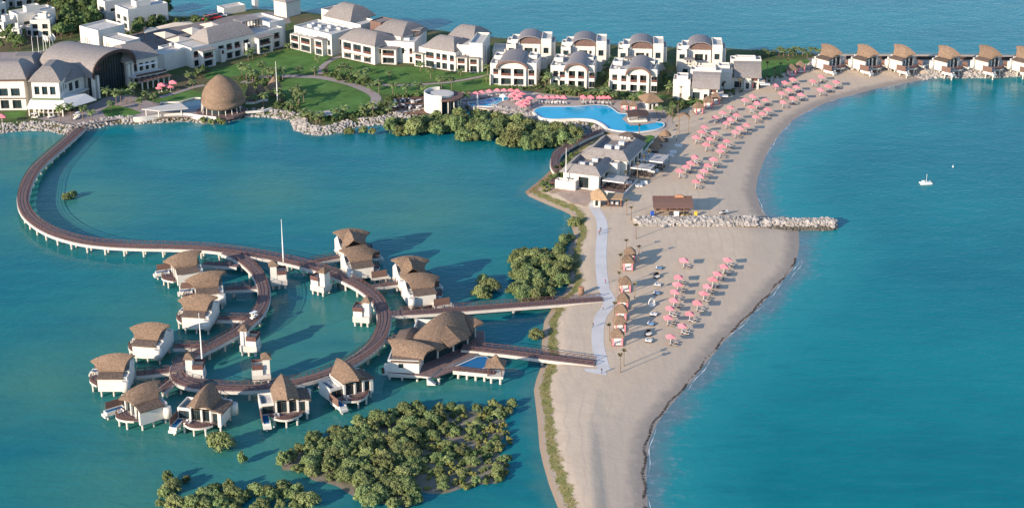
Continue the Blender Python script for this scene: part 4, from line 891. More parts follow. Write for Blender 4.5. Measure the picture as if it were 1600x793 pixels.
MB().rings([[(21.3,-1.5,f+2.75),(26.9,-1.5,f+2.75),(26.9,3.9,f+2.75),(21.3,3.9,f+2.75)],[(21.3,-1.5,f+2.95),(26.9,-1.5,f+2.95),(26.9,3.9,f+2.95),(21.3,3.9,f+2.95)],[(22.9,.1,f+4.2),(25.3,.1,f+4.2),(25.3,2.3,f+4.2),(22.9,2.3,f+4.2)],[(23.9,1.0,f+5.8),(24.3,1.0,f+5.8),(24.3,1.4,f+5.8),(23.9,1.4,f+5.8)]]).build('gazebo_roof', 'thatch', g)
st_ = MB()
for k_ in range(7): st_.box(5.6+k_*.34,5.6+(k_+1)*.34,-4.6,-3.0,f-1.9+.0,f-.1-k_*.26)
st_.build('stair', 'plaster', g)
for x_, y_ in [(13.5,2),(16,1.6),(18.5,1.2),(21,1.0),(23,.0),(25.6,-.4),(25.6,2.8),(22.6,2.8),(8.6,-2.2),(14.5,6),(19,6)]: part('pile', pile_mesh(f-.71,.36), g, (x_, y_, 0))
# ------------------------------------------------------------------ hotel buildings
def facade(mb, o, e, nrm, wd, z0, z1, ops):
    """wall skin from o along e with recessed openings (a0,a1,b0,b1,depth)"""
    xs_ = sorted(set([0, wd]+[a for op in ops for a in op[:2]])); zs_ = sorted(set([z0, z1]+[a for op in ops for a in op[2:4]]))
    Pt = lambda a, z_, dp=0: (o[0]+e[0]*a-nrm[0]*dp, o[1]+e[1]*a-nrm[1]*dp, z_)
    for i in range(len(xs_)-1):
        for j in range(len(zs_)-1):
            cx, cz = (xs_[i]+xs_[i+1])/2, (zs_[j]+zs_[j+1])/2
            if any(op[0] < cx < op[1] and op[2] < cz < op[3] for op in ops): continue
            mb.add([Pt(xs_[i],zs_[j]),Pt(xs_[i+1],zs_[j]),Pt(xs_[i+1],zs_[j+1]),Pt(xs_[i],zs_[j+1])],[(0,1,2,3)])
    for a0,a1,b0,b1,dp in [op[:5] for op in ops]:
        mb.add([Pt(a0,b0),Pt(a1,b0),Pt(a1,b1),Pt(a0,b1),Pt(a0,b0,dp+.1),Pt(a1,b0,dp+.1),Pt(a1,b1,dp+.1),Pt(a0,b1,dp+.1)],[(0,4,5,1),(1,5,6,2),(2,6,7,3),(3,7,4,0)])
def windows(parent, o, e, nrm, ops):
    for op in ops:
        a0,a1,b0,b1,dp = op[:5]; kind = op[5] if len(op) > 5 else 'w'
        Pt = lambda a, z_, q: (o[0]+e[0]*a-nrm[0]*q, o[1]+e[1]*a-nrm[1]*q, z_)
        def bar(mb, p0, p1, q0, q1, u0, u1):
            mb.add([Pt(p0,u0,q1),Pt(p1,u0,q1),Pt(p1,u0,q0),Pt(p0,u0,q0),Pt(p0,u1,q1),Pt(p1,u1,q1),Pt(p1,u1,q0),Pt(p0,u1,q0)],[(0,1,2,3),(4,7,6,5),(0,4,5,1),(1,5,6,2),(2,6,7,3),(3,7,4,0)])
        fm = MB(); w_ = .11
        bar(fm,a0,a0+w_,dp-.08,dp+.05,b0,b1); bar(fm,a1-w_,a1,dp-.08,dp+.05,b0,b1); bar(fm,a0+w_,a1-w_,dp-.08,dp+.05,b1-w_,b1); bar(fm,a0+w_,a1-w_,dp-.08,dp+.05,b0,b0+w_)
        k_ = max(1, round((a1-a0)/1.5))
        for i in range(1, k_): c_ = a0+(a1-a0)*i/k_; bar(fm,c_-.05,c_+.05,dp-.06,dp+.04,b0+w_,b1-w_)
        fo = fm.build('window', 'frame', parent); pm = MB(); bar(pm,a0+.02,a1-.02,dp+.06,dp+.085,b0+.02,b1-.02); pm.build('pane', 'glass', fo)
        if kind == 'b':
            bm = MB(); bar(bm,a0+.02,a1-.02,.04,.16,b0+.02,b0+1.0); bm.build('balustrade', 'balustrade_timber', parent)
        if kind == 'a':
            bm = MB(); bar(bm,a0-.3,a1+.3,-1.5,-.02,b1+.05,b1+.16); bm.build('awning', 'beige_canvas', parent)
def mass(root, x0, x1, y0, y1, z0, z1, front=(), right=(), left=(), par=.8, m_='plaster', roof='roof_flat'):
    mb = MB(); wd, dp = x1-x0, y1-y0
    facade(mb, (x0,y0), (1,0), (0,-1), wd, z0, z1, front); facade(mb, (x1,y0), (0,1), (1,0), dp, z0, z1, right)
    facade(mb, (x1,y1), (-1,0), (0,1), wd, z0, z1, ()); facade(mb, (x0,y1), (0,-1), (-1,0), dp, z0, z1, left)
    zt = z1-par if par else z1
    if par:
        t_ = .3
        mb.add([(x0,y0,z1),(x1,y0,z1),(x1,y1,z1),(x0,y1,z1),(x0+t_,y0+t_,z1),(x1-t_,y0+t_,z1),(x1-t_,y1-t_,z1),(x0+t_,y1-t_,z1),(x0+t_,y0+t_,zt),(x1-t_,y0+t_,zt),(x1-t_,y1-t_,zt),(x0+t_,y1-t_,zt)],
               [(0,1,5,4),(1,2,6,5),(2,3,7,6),(3,0,4,7),(4,5,9,8),(5,6,10,9),(6,7,11,10),(7,4,8,11)])
    o = mb.build('wall', m_, root)
    if roof: 
        q = .32 if par else 0
        MB().box(x0+q,x1-q,y0+q,y1-q,zt-.15,zt-.02 if par else zt-.003).build('flat_roof', roof, root)
    windows(root, (x0,y0), (1,0), (0,-1), front); windows(root, (x1,y0), (0,1), (1,0), right); windows(root, (x0,y1), (0,-1), (-1,0), left)
    return o
def hip(root, x0, x1, y0, y1, z0, h, rx=None, ry=None, ov=.9, m_='shingle', name='roof', bulge=.62, lift=.2, ring=6):
    """bulging hipped roof; rx, ry: half length of the ridge plateau as share"""
    rx = .45 if rx is None else rx; ry = .04 if ry is None else ry; cx, cy = (x0+x1)/2, (y0+y1)/2; ax, ay = (x1-x0)/2+ov, (y1-y0)/2+ov; R = []
    R.append([(cx-ax,cy-ay,z0),(cx+ax,cy-ay,z0),(cx+ax,cy+ay,z0),(cx-ax,cy+ay,z0)])
    for i in range(ring+1):
        s_ = i/ring; fx, fy = ax*(1-s_*(1-rx)), ay*(1-s_*(1-ry)); zz = z0+lift+h*(s_*(1-bulge)+bulge*math.sin(s_*PI/2)); R.append([(cx-fx,cy-fy,zz),(cx+fx,cy-fy,zz),(cx+fx,cy+fy,zz),(cx-fx,cy+fy,zz)])
    return MB().rings(R).build(name, m_, root)
def vault(root, x0, x1, y0, y1, z0, h, m_='slate_vault', th=.35, name='vault_roof', flare=0.0, n_=14, drop=0.0):
    rows = []
    for i in range(n_+1):
        a = PI*i/n_; c_, s_ = -math.cos(a), math.sin(a)**.8; row = []
        for j in range(5):
            q = j/4; wx = (x1-x0)/2*(1+flare*(1-q)); row.append(((x0+x1)/2+c_*wx, y0+(y1-y0)*q, z0+h*s_*(1-drop*q)))
        rows.append(row)
    rows = [r[::1] for r in rows]
    o = MB().sheet(rows, th).build(name, m_, root); return o
def arch_fill(root, x0, x1, y, z0, h, m_, name='gable', th=.2, n_=12):
    pts = [((x0+x1)/2-math.cos(PI*i/n_)*(x1-x0)/2, z0+h*math.sin(PI*i/n_)**.8) for i in range(n_+1)]
    V = [(x,y,z_) for x,z_ in pts]+[(x,y+th,z_) for x,z_ in pts]; k_ = len(pts)
    return MB().add(V, [tuple(range(k_)), tuple(range(2*k_-1,k_-1,-1))]+[(i,k_+i,k_+i+1,i+1) for i in range(k_-1)]+[(k_-1,2*k_-1,k_,0)]).build(name, m_, root)
def rim(root, x0, x1, y, z0, h, w_, m_, name='arch_rim', dep=.5, n_=14, flare=0):
    pts = []
    cx = (x0+x1)/2; hw = (x1-x0)/2*(1+flare)
    for i in range(n_+1):
        a = PI*i/n_; c_, s_ = -math.cos(a), math.sin(a)**.8; pts.append(((cx+c_*(hw+.1), z0+h*s_+.05), (cx+c_*(hw-w_*.6), z0+h*s_-w_)))
    R = [[(o_[0],y,o_[1]),(i_[0],y,i_[1]),(i_[0],y+dep,i_[1]),(o_[0],y+dep,o_[1])] for o_, i_ in pts]
    return MB().rings(R).build(name, m_, root)
def roof_units(root, spots, z):
    for x_, y_, a, b_, c_ in spots: MB().box(x_-a/2,x_+a/2,y_-b_/2,y_+b_/2,z,z+c_).build('roof_unit', 'plant_metal', root)
def site(name, label, a, b_, cat='building', group=None):
    A_, B_ = G(*a, GZ), G(*b_, GZ); return thing(name, label, cat, (A_.x,A_.y,GZ), math.atan2(B_.y-A_.y, B_.x-A_.x), group), (B_-A_).length
W2 = lambda a0,a1,k='b',dp=1.3: [(a0,a1,4.1,6.7,dp,k),(a0,a1,.15,2.9,dp,'w')]
# front row of vaulted houses
def front_house(label, a, b_, arc):
    t, w_ = site('vaulted_house', label, a, b_, 'house', 'front vaulted houses'); s_ = w_/18.5
    a0, a1 = arc[0]*w_, arc[1]*w_
    mass(t, 0, a0+.3, 0, 13, 0, 8.7, [(1.2*s_,3.3*s_,4.2,6.5,.5,'b'),(1.2*s_,3.3*s_,.2,2.7,.5)]+([(a0-2.4,a0-.3,3.9,6.3,.9,'b'),(a0-2.4,a0-.3,.2,2.6,.9)] if a0 > 6 else []))
    mid = (a0+a1)/2
    mass(t, a0+.31, a1-.31, -1.0, 12, 0, 7.4, [(1.0,mid-a0-.8,4.0,7.0,1.6,'b'),(mid-a0+.3,a1-a0-1.6,4.0,7.0,1.6,'b'),(1.0,mid-a0-.8,.15,3.0,1.6),(mid-a0+.3,a1-a0-1.6,.15,3.0,1.6)], par=0, roof=None)
    arch_fill(t, a0+.35, a1-.35, -.99, 7.42, 2.7, 'plaster'); vault(t, a0-.2, a1+.2, -2.3, 12.2, 7.2, 3.6, flare=.06, drop=-.22); rim(t, a0-.2, a1+.2, -2.5, 7.2, 3.4, .7, 'arch_timber', flare=.06)
    mass(t, a1-.3, w_, 0, 14, 0, 9.3, [(.9*s_,3.2*s_,4.1,6.4,.8,'b'),(.9*s_,3.2*s_,.15,2.7,.8)], [(2,4,4,6,.4),(7,9,1,3,.4)])
    mass(t, .6, 4.4*s_, 7, 12.6, 8.2, 9.9, par=.7); mass(t, w_-4.2, w_-.8, 8, 13.2, 8.8, 10.3, par=.7)
    MB().box(-.0,.35,-1.6,-.01,0,4.2).build('side_fin', 'plaster', t)
    roof_units(t, [(2*s_,4,1.2,1.0,.8),(3.6*s_,3,1,1,.7),(w_-2.2,4,1.6,1.0,.8)], 7.95)
    return t
front_house('white vaulted house with the widest arched roof, left of the front row', (766,131.5), (838,134.5), (.17,.80))
front_house('white vaulted house in the middle of the front row', (860,135), (926,138), (.36,.88))
front_house('white vaulted house at the right of the front row', (951.5,141), (1022,144.5), (.40,.90))
def rear_house(label, a, b_):
    t, w_ = site('vaulted_house', label, a, b_, 'house', 'rear vaulted houses')
    mass(t, 0, w_*.20, 0, 10, 0, 9.2, [(w_*.05,w_*.16,5.6,7.6,.4)], (), ()); mass(t, w_*.10, w_*.27, 2.5, 11, 0, 10.6)
    mass(t, w_*.27, w_*.70, 3, 14, 0, 8.8, [(w_*.10,w_*.27,4.2,7.0,.8),(w_*.31,w_*.36,4.2,6.9,.4)], par=0)
    arch_fill(t, w_*.25, w_*.72, 2.9, 8.82, 2.6, 'arch_timber'); vault(t, w_*.22, w_*.74, 1.8, 14.4, 8.5, 3.9, drop=.05)
    mass(t, w_*.72, w_*.93, 1.5, 13, 0, 11.4, [(w_*.05,w_*.155,5.2,7.6,.4)], [(4,7,5,8,.4)]); mass(t, w_*.85, w_, 3, 12, 0, 9.6)
    mass(t, w_*.02, w_*.86, -4, 0-.01, 0, 4.2, [(w_*.1,w_*.2,.3,2.6,.6),(w_*.5,w_*.62,.3,2.6,.6)], par=.9, m_='plaster_warm', roof='paving')
    for i in range(4): MB().box(w_*.17+i*1.25,w_*.17+i*1.25+.35,-3.2,-2.9,3.5,6.1).build('pergola_post', 'plaster', t)
    MB().box(w_*.14,w_*.36,-3.8,-.4,6.15,6.5).build('pergola_roof', 'shingle', t)
    mass(t, w_*.02, w_*.10, 3, 8, 8.8, 10.2, par=.6); return t
rear_house('white vaulted house at the left end of the rear row, by the flat tower', (791,103), (866,104.5))
rear_house('second white vaulted house from the left in the rear row', (876,107), (952,108.5))
rear_house('third white vaulted house from the left in the rear row', (965,111), (1041,112.5))
rear_house('white vaulted house at the right end of the rear row', (1057,113), (1133,114.5))
# two beach houses with open gables
def beach_house(label, a, ang, sc_=1.0):
    A_ = G(*a, GZ); t = thing('beach_house', label, 'house', (A_.x,A_.y,GZ), math.radians(ang), 'gabled houses behind the beach')
    mass(t, 0, 6.6, 0, 7, 0, 8.2, [(2.6,3.4,1,2.6,.3)]); MB().box(-.15,6.75,-.15,7.15,6.6,6.9).build('string_course', 'plaster', t); mass(t, 1.2, 5.6, 1.5, 6.2, 7.6, 9.2, par=.5)
    mass(t, 6.61, 11.4, 1.4, 7, 0, 4.4, [(1,3.8,.2,2.9,.6)], par=.9, roof='paving'); mass(t, 11.41, 14.0, -.4, 7, 0, 5.6, [(.6,2.0,.3,2.8,.5)], par=0)
    mass(t, 14.01, 17.2, .8, 7, 0, 5.8, [(.5,2.7,.2,2.7,.8),(.5,2.7,3.3,5.5,.8,'b')], [(.6,2.9,.2,2.8,.8),(3.3,5.8,.2,2.8,.8),(.6,2.9,3.3,5.6,.8,'b'),(3.3,5.8,3.3,5.6,.8,'b')], par=0)
    prof = [(-1.5,5.5),(-.6,6.3),(.8,7.4),(2.4,8.5),(4.2,9.4),(6.2,9.9)]
    MB().sheet([[(x_, y_, z_) for y_, z_ in prof] for x_ in (7.2,10.5,14.0,18.0)], .38).build('roof', 'shingle', t)
    V = [(17.0,y_,z_-.39) for y_, z_ in prof]; MB().add(V+[(17.0,6.2,5.82),(17.0,-.4,5.82)], [(0,7,6,5,4,3,2,1)]).build('gable_glazing', 'glass', t)
    mass(t, 6.2, 18.2, 7.01, 12, 0, 10.4, (), [(1,2.2,3,7,.4)]); mass(t, 8, 16, 8.2, 11, 10.0, 11.0, par=.4)
    MB().box(17.22,19.6,-.6,5.4,2.95,3.2).build('balcony_slab', 'plaster', t); MB().box(19.48,19.6,-.6,5.4,3.21,4.1).build('balustrade', 'balustrade_timber', t); MB().box(17.4,21.4,-3.0,-.7,2.8,3.0).build('awning', 'white_fabric', t)
    return t
beach_house('white beach house with open grey gable, nearer the pool hut', (1051,155.5), -8); beach_house('white beach house with open grey gable, farther along the beach', (1117,139), -4)
# guest wings along the lawn
t, w_ = site('guest_wing', 'white guest wing with bulging grey hipped roof and three balcony bays', (534.5,90), (586,101.5)); s_ = w_/20
op = [(1.0*s_+i*6.0*s_, 5.8*s_+i*6.0*s_, 3.9, 7.0, 1.4, 'b') for i in range(3)]+[(1.3*s_+i*6.0*s_, 5.6*s_+i*6.0*s_, .2, 2.9, 1.4, 'a') for i in range(3)]
mass(t, 0, w_, 0, 13, 0, 8.0, op, [(3,5,4,6,.4),(8,10,1,3,.4)], par=0); hip(t, 0, w_, 0, 13, 8.0, 3.9, .55, .06)
mass(t, 7, w_+3, 13.01, 29, 0, 9.6, par=0); hip(t, 7, w_+3, 14, 29, 9.6, 4.0, .55, .06)
mass(t, 2, 8, 16, 24, 8, 13, (), par=.4, m_='screen_timber', roof='shingle')
t, w_ = site('guest_wing', 'low flat white link block with a small roofed balcony bay, between two hipped wings', (596,98.5), (646,101.5)); s_ = w_/13.5
mass(t, 0, w_, 2, 22, 0, 9.0, [(8.2*s_,9.2*s_,4,6.4,.4),(11.4*s_,12.6*s_,4,6.4,.6,'b'),(11.4*s_,12.6*s_,.3,2.8,.6)])
mass(t, .4, 6.6*s_, -1.2, 1.99, 0, 6.6, [(.5,5.4*s_,3.6,6.0,1.5,'b'),(.5,5.4*s_,.2,2.8,1.5)], par=0); MB().box(-.4,7.2*s_,-2.4,2.6,6.63,6.9).build('bay_roof', 'shingle', t)
roof_units(t, [(3,9,2.2,1.6,1.2),(6,12,1.6,1.6,1.4),(9,8,2.4,1.4,1.0),(5,17,2,2,1.2)], 8.1)
for i in range(5): MB().box(8+i*1.1,8.25+i*1.1,14,14.25,8.0,10.8).build('pergola_post', 'screen_timber', t)
MB().box(7.4,13.4,13.4,19,10.82,11.1).build('pergola_roof', 'shingle', t)
t, w_ = site('guest_wing', 'white guest wing with grey hipped roof and timber balconies, next to the flat white tower', (655,103), (712,112)); s_ = w_/19
mass(t, 0, w_, 0, 13, 0, 8.2, [(3.6*s_,7.8*s_,4.0,6.6,.9,'b'),(9*s_,11.2*s_,4.0,6.6,.9,'b'),(12*s_,14.6*s_,4.0,6.6,.9,'b'),(16*s_,18.2*s_,4.0,6.6,.9,'b'),(3.6*s_,7.8*s_,.2,2.9,.7),(9*s_,11.2*s_,.2,2.9,.7),(12*s_,14.6*s_,.2,2.9,.7),(16*s_,18.2*s_,.2,2.9,.7)], par=0)
hip(t, 3, w_-1, 0, 13, 8.2, 4.2, .45, .06); mass(t, 6, w_, 13.01, 28, 0, 9.4, par=0); hip(t, 6, w_, 14, 28, 9.4, 4.4, .5, .06)
MB().box(-2.2,3.0,-1.6,4,5.6,5.9).build('bay_roof', 'shingle', t); mass(t, -1.6, 2.4, -1.0, -.01, 0, 5.5, [(.4,3.4,3.2,5.2,.6,'b'),(.4,3.4,.2,2.6,.6)], par=0, roof=None)
t, w_ = site('flat_tower', 'tall plain white flat-roofed block at the end of the guest wings', (713,110.5), (754,112.5)); s_ = w_/11
mass(t, 0, 5.5*s_, 1.5, 15, 0, 10.6, [(3.2,4.0,5.4,6.6,.3)]); mass(t, 5.51*s_, w_, 0, 17, 0, 12.0, (), [(5,7,1.5,9.5,.5)]); mass(t, .4, 4.6*s_, -1.0, 1.49, 0, 6.0, [(.4,3.4*s_,3.4,5.6,.8,'b'),(.4,3.4*s_,.2,2.7,.8)], par=0); mass(t, 5.7*s_, 9.6*s_, -1.4, -.01, 0, 5.9, [(.4,3.2*s_,3.4,5.5,.8,'b'),(.4,3.2*s_,.2,2.7,.8)], par=0)
MB().box(-.2,5*s_,-1.7,1.4,6.03,6.3).build('bay_roof', 'shingle', t); MB().box(5.4*s_,10*s_,-2.0,-.02,5.93,6.2).build('bay_roof', 'shingle', t)
t, w_ = site('service_block', 'dark low white block in the shade beside the flat tower', (770,103), (790,103.5)); mass(t, 0, w_, 0, 9, 0, 7.2, [(.6,1.5,3,4.5,.3),(3,4.6,.2,2.8,.3)])
# wing facing the inner lawn
t, w_ = site('guest_wing', 'white stepped guest wing with pergola terraces at the head of the lawn', (461,73.5), (519,88)); s_ = w_/23
mass(t, 0, w_, 0, 14, 0, 9.4, [(.8*s_,2.4*s_,4.2,6.6,.6,'b'),(3.2*s_,5.0*s_,4.2,6.6,.6,'b'),(7*s_,9*s_,4.2,6.6,.6,'b'),(10*s_,12*s_,4.2,6.6,.6,'b'),(13.5*s_,15*s_,4.2,6.6,.6,'b'),(20.5*s_,22*s_,4.2,6.6,.5)]+[(a*s_,(a+1.8)*s_,.2,2.8,.6) for a in (.8,3.2,7,10,13.5,20.5)], [(5,6,4,6,.3)])
for a0, a1 in ((0,5.6),(6.2,12.8),(15.2,20)): mass(t, a0*s_, a1*s_, -2.6, -.01, 0, 6.4 if a0 < 15 else 7.0, [(.5,(a1-a0)*s_-.5,3.5,6.0,1.2,'b'),(.5,(a1-a0)*s_-.5,.2,2.8,1.2)], par=0)
MB().box(14.8*s_,20.6*s_,-3.4,.8,7.03,7.3).build('bay_roof', 'shingle', t)
roof_units(t, [(5,5,2.6,1.6,1.4),(8,8,2.2,1.6,1.2),(10.5,4,3,1.6,1.1),(13,9,2,2,1.6),(15.5,5,2.2,1.4,1.2),(17.5,10,2.6,1.8,1.3),(3,9,1.6,1.6,1.0)], 8.5)
mass(t, 2, 16, 17, 30, 0, 10.5, par=0); hip(t, 2, 17, 17, 31, 10.5, 5.4, .42, .08); mass(t, -6, 1, 22, 30, 0, 11.5, par=.6, m_='plaster_warm', roof='shingle'); mass(t, 17.01, 24, 16, 26, 0, 10.6)
t, w_ = site('guest_wing', 'long shaded white wing with grey hipped roof on the left side of the lawn', (301,106.5), (444,72.5)); s_ = w_/46
ops_ = []
for i, a in enumerate((1,5,13,17,21,25.5,31,35,41)): ops_ += [(a*s_,(a+2.9)*s_,4.1,6.7,1.0,'b'),(a*s_,(a+2.9)*s_,.2,2.9,.9)]
mass(t, 0, w_, 0, 12, 0, 8.4, ops_, [(3,6,1,6,.4)], par=.5); hip(t, 9*s_, 31*s_, .6, 13, 8.42, 4.6, .70, .10, .6)
mass(t, 3*s_, 9*s_, -3.4, -.01, 0, 6.9, [(.6,5*s_,3.7,6.2,1.2,'b'),(.6,5*s_,.2,2.9,1.2)], par=0); MB().box(2.4*s_,9.6*s_,-4.2,2,6.93,7.25).build('bay_roof', 'shingle', t)
mass(t, 31*s_, 38*s_, -3, -.01, 0, 6.9, [(.6,6*s_,3.7,6.2,1.2,'b'),(.6,6*s_,.2,2.9,1.2)], par=0); MB().box(30.4*s_,38.6*s_,-3.8,1.6,6.93,7.25).build('bay_roof', 'shingle', t)
mass(t, 13*s_, 15*s_, -1.6, -.01, 0, 5.4, [(.4,1.6*s_,3.4,5.0,.5,'b')], par=.3); mass(t, 26*s_, 28*s_, -1.6, -.01, 0, 5.4, [(.4,1.6*s_,3.4,5.0,.5,'b')], par=.3)
for i in range(6): MB().box((33+i*1.5)*s_,(33.35+i*1.5)*s_,9.6,9.95,8.0,11.2).build('pergola_post', 'screen_timber', t)
MB().box(32*s_,42*s_,9,16,11.22,11.55).build('pergola_roof', 'shingle', t)
mass(t, 42*s_, w_+4, 4, 20, 0, 10.4, [(1.5,3.5,5,7.5,.4),(1.5,3.5,.5,3,.4)]); mass(t, -4, 8*s_, 12.01, 18, 0, 6.6, par=.6); roof_units(t, [(1,15,2,2,1.5),(5,15,2.4,1.6,1.2)], 6.1)
# rooftop restaurant deck behind: canopies, yard sheds
def shade_sail(label, pts, h):
    q = [G(u, v, GZ+h) for u, v in pts]; c_ = sum(q, Vector())/4; t_ = thing('shade_canopy', label, 'canopy', (c_.x,c_.y,GZ), 0, 'beige shade canopies in the yard')
    V = [(p.x-c_.x, p.y-c_.y, h) for p in q]; mb = MB(); mb.add(V+[(x,y,h-.2) for x,y,_ in V]+[(0,0,h+1.3)], [(0,1,8),(1,2,8),(2,3,8),(3,0,8),(7,6,5,4),(0,4,5,1),(1,5,6,2),(2,6,7,3),(3,7,4,0)]); mb.build('canopy', 'beige_canvas', t_)
    for x, y, _ in V: MB().tube((x*.92,y*.92,0),(x*.92,y*.92,h-.21),.08,.08,6).build('post', 'dark_metal', t_)
cans = [((240,52),(258,60),(276,55),(258,49)),((260,62),(280,68),(300,60),(280,56)),((284,47),(300,54),(316,47),(302,42)),((302,54),(318,60),(332,52),(316,48)),((312,38),(334,46),(352,42),(330,34)),((226,52),(248,46),(244,43),(224,48)),((246,46),(302,37),(298,34),(244,42)),((318,43),(334,48),(346,45),(330,40))]
for i, c_ in enumerate(cans): shade_sail(ordw(i)+' beige shade canopy counted through the service yard behind the hall', c_, 4.2)
def shed(label, a, b_, dep, h, m_='plaster', roof='roof_flat', right=(), front=()):
    t_, w__ = site('service_block', label, a, b_); mass(t_, 0, w__, 0, dep, 0, h, front, right, par=.7, m_=m_, roof=roof); return t_, w__
t, w_ = shed('white rendered block behind the great vault, with small slit windows', (127,74), (156,82), 14, 9.5, front=[(2.2,2.6,2,5,.3),(3.4,3.8,2,5,.3),(4.6,5.0,2,5,.3),(5.8,6.2,2,5,.3)]) 
t, w_ = shed('long white rendered block behind the great vault, farther right', (163,82), (198,91), 8, 7.0, front=[(1.6,2.0,2,5,.3),(2.8,3.2,2,5,.3),(4.0,4.4,2,5,.3)])
shed('shaded white block at the end of the hall beside the yard', (258,112), (298,101), 8, 7.2)
shed('pale low pavilion at the far edge of the parking deck', (350,24), (384,18), 6, 3.2, 'plaster_warm')
shed('small white kiosk with water tank on the far shore', (398,14), (404,13), 2.5, 5.0)
t, w_ = shed('small pavilion with grey roof behind the head of the lawn', (448,28), (470,22), 8, 7.0, 'plaster_warm', None); hip(t, 0, w_, 0, 8, 7.0, 2.0)
# estate villas at the far left
def estate(label, a, b_, dep, h, extra=()):
    t_, w__ = site('estate_villa', label, a, b_, 'villa', 'flat-roofed villas beyond the hotel')
    n_ = max(1, int(w__/4)); op_ = []
    for i in range(n_): op_ += [(w__*(i+.2)/n_, w__*(i+.75)/n_, .3, 2.7, .6), (w__*(i+.2)/n_, w__*(i+.75)/n_, 3.6, 5.8, .6)]
    mass(t_, 0, w__, 0, dep, 0, h, op_, [(dep*.15,dep*.35,3.8,5.2,.3),(dep*.55,dep*.7,3.8,5.2,.3),(dep*.6,dep*.85,.4,2.6,.5)]); mass(t_, w__*.35, w__*.75, dep*.3, dep*.65, h-.6, h+2.2)
    mass(t_, -2.5, -.01, dep*.2, dep*.6, 0, h*.55, [(.5,2,.3,2.4,.4)]); roof_units(t_, [(w__*.2,dep*.5,1.6,1.2,1.0),(w__*.85,dep*.25,1.2,1.2,.8)], h-.85); return t_
estate('flat white villa at the top left corner with stepped roof', (-8,40), (12,32), 14, 8.5); estate('flat white villa left of the flagpoles, rear block', (17,48), (30,54), 18, 9.0)
estate('flat white villa left of the flagpoles, front block with glazed gable', (49,58), (80,58), 10, 7.6); estate('small white villa wing among trees left of the flagpoles', (20,66), (32,66), 7, 5.6)
estate('flat white villa beyond the hall, left of a pair', (154,28), (166,33), 17, 9.0); estate('flat white villa beyond the hall, right of a pair by the far shore', (182,40), (202,48), 20, 9.4)
estate('white villa at the very top, half hidden by trees', (107,12), (130,12), 10, 8.0); estate('white villa at the very top left of the far shore', (160,8), (200,10), 12, 8.0); estate('white villa at the top left behind the grove', (-6,20), (14,14), 12, 8.0); estate('white villa on the top edge above the grove', (60,-14), (96,-16), 12, 8.0); estate('white villa among trees at the left edge below the corner villa', (-6,58), (8,60), 9, 7.0); estate('white villa beyond the grove at the top, left of the far shore', (132,-6), (152,-4), 10, 7.6); estate('long white villa half hidden at the top left of the grove', (24,12), (54,8), 10, 7.0)
# great vaulted hall
A_ = G(159,152,GZ); B_ = G(199,137,GZ); ang = math.atan2(B_.y-A_.y, B_.x-A_.x)
t = thing('vaulted_hall', 'great hotel hall with grey barrel vault and tall glazed arch', 'hotel', (A_.x,A_.y,GZ), ang); w_ = (B_-A_).length
wv = w_+7
mass(t, -3.5, w_+3.5, 3.5, 26, 0, 9.6, par=0); 
vault(t, -4.6, w_+4.6, -1.0, 27, 9.4, 7.6, 'shingle', .5, 'vault_roof', .03, 18, .06); rim(t, -4.6, w_+4.6, -1.3, 9.4, 7.6, 1.1, 'dark_timber', flare=.03, n_=18)
arch_fill(t, -3.2, w_+3.2, 3.0, 9.62, 6.6, 'glass', 'arch_glazing', .15, 16)
gf = MB(); gf.box(-3.2,w_+3.2,3.2,3.4,.1,9.58); gf.build('glass_front', 'glass', t)
for i in range(15): 
    x_ = -3+i*(w_+6)/14; q = (x_-w_/2)/((w_+6.4)/2); top = 9.6+6.4*max(0, 1-q*q)**.4*.98; MB().box(x_-.09,x_+.09,2.75,2.99,.05,top).build('mullion', 'dark_metal', t)
for x_ in (-3.9,-1.6,w_+1.4,w_+3.6): MB().box(x_-.55,x_+.55,-.5,.6,.0,9.2).build('column', 'plaster', t)
hip(t, -22, -4.7, 4, 17, 9.6, 4.6, .7, .08, 1.0, 'shingle', 'side_roof'); mass(t, -22, -4.7, 4, 17, 0, 9.6, [(2+i*3.4,4.2+i*3.4,5.2,8.4,.5) for i in range(4)]+[(2+i*3.4,4.2+i*3.4,.4,3.6,.8) for i in range(4)], par=0)
MB().box(-22,-4.7,1.6,3.99,4.2,4.6).build('gallery_slab', 'plaster', t)
t, w_ = site('hotel_wing', 'white corner wing of the hotel with hipped grey roof and broad white canopy', (51,178), (94,178.5)); s_ = w_/11
mass(t, 0, w_, 2, 16, 0, 12.2, [(1.0*s_,3.0*s_,7.0,10.2,.5),(4.0*s_,6.2*s_,7.0,10.2,.5),(7.2*s_,9.4*s_,7.0,10.2,.5)]+[((.8+i*1.8)*s_,(1.9+i*1.8)*s_,.2,2.4,.5) for i in range(5)], [(2,3.6,7,10,.5),(5,6.6,7,10,.5),(8,9.6,7,10,.5)], par=0)
hip(t, 0, w_, 2, 20, 12.2, 4.6, .2, .45, 1.0); cn = MB(); cn.rings([[(-1.2,-3.4,2.9),(w_+3.6,-3.4,2.9),(w_+12,9,2.9),(w_+.02,9,2.9),(w_+.02,1.99,2.9),(-1.2,1.99,2.9)],[(-1.2,-3.4,3.1),(w_+3.6,-3.4,3.1),(w_+12,9,3.1),(w_+.02,9,3.1),(w_+.02,1.99,3.1),(-1.2,1.99,3.1)],[(-.6,.4,5.4),(w_+1.6,.4,5.4),(w_+8,9,5.4),(w_+.02,9,5.4),(w_+.02,1.99,5.4),(-.6,1.99,5.4)]]); cn.build('canopy', 'white_fabric', t)
MB().box(.2,w_+1.0,.7,1.9,5.42,5.6).build('planted_roof', 'lawn', t)
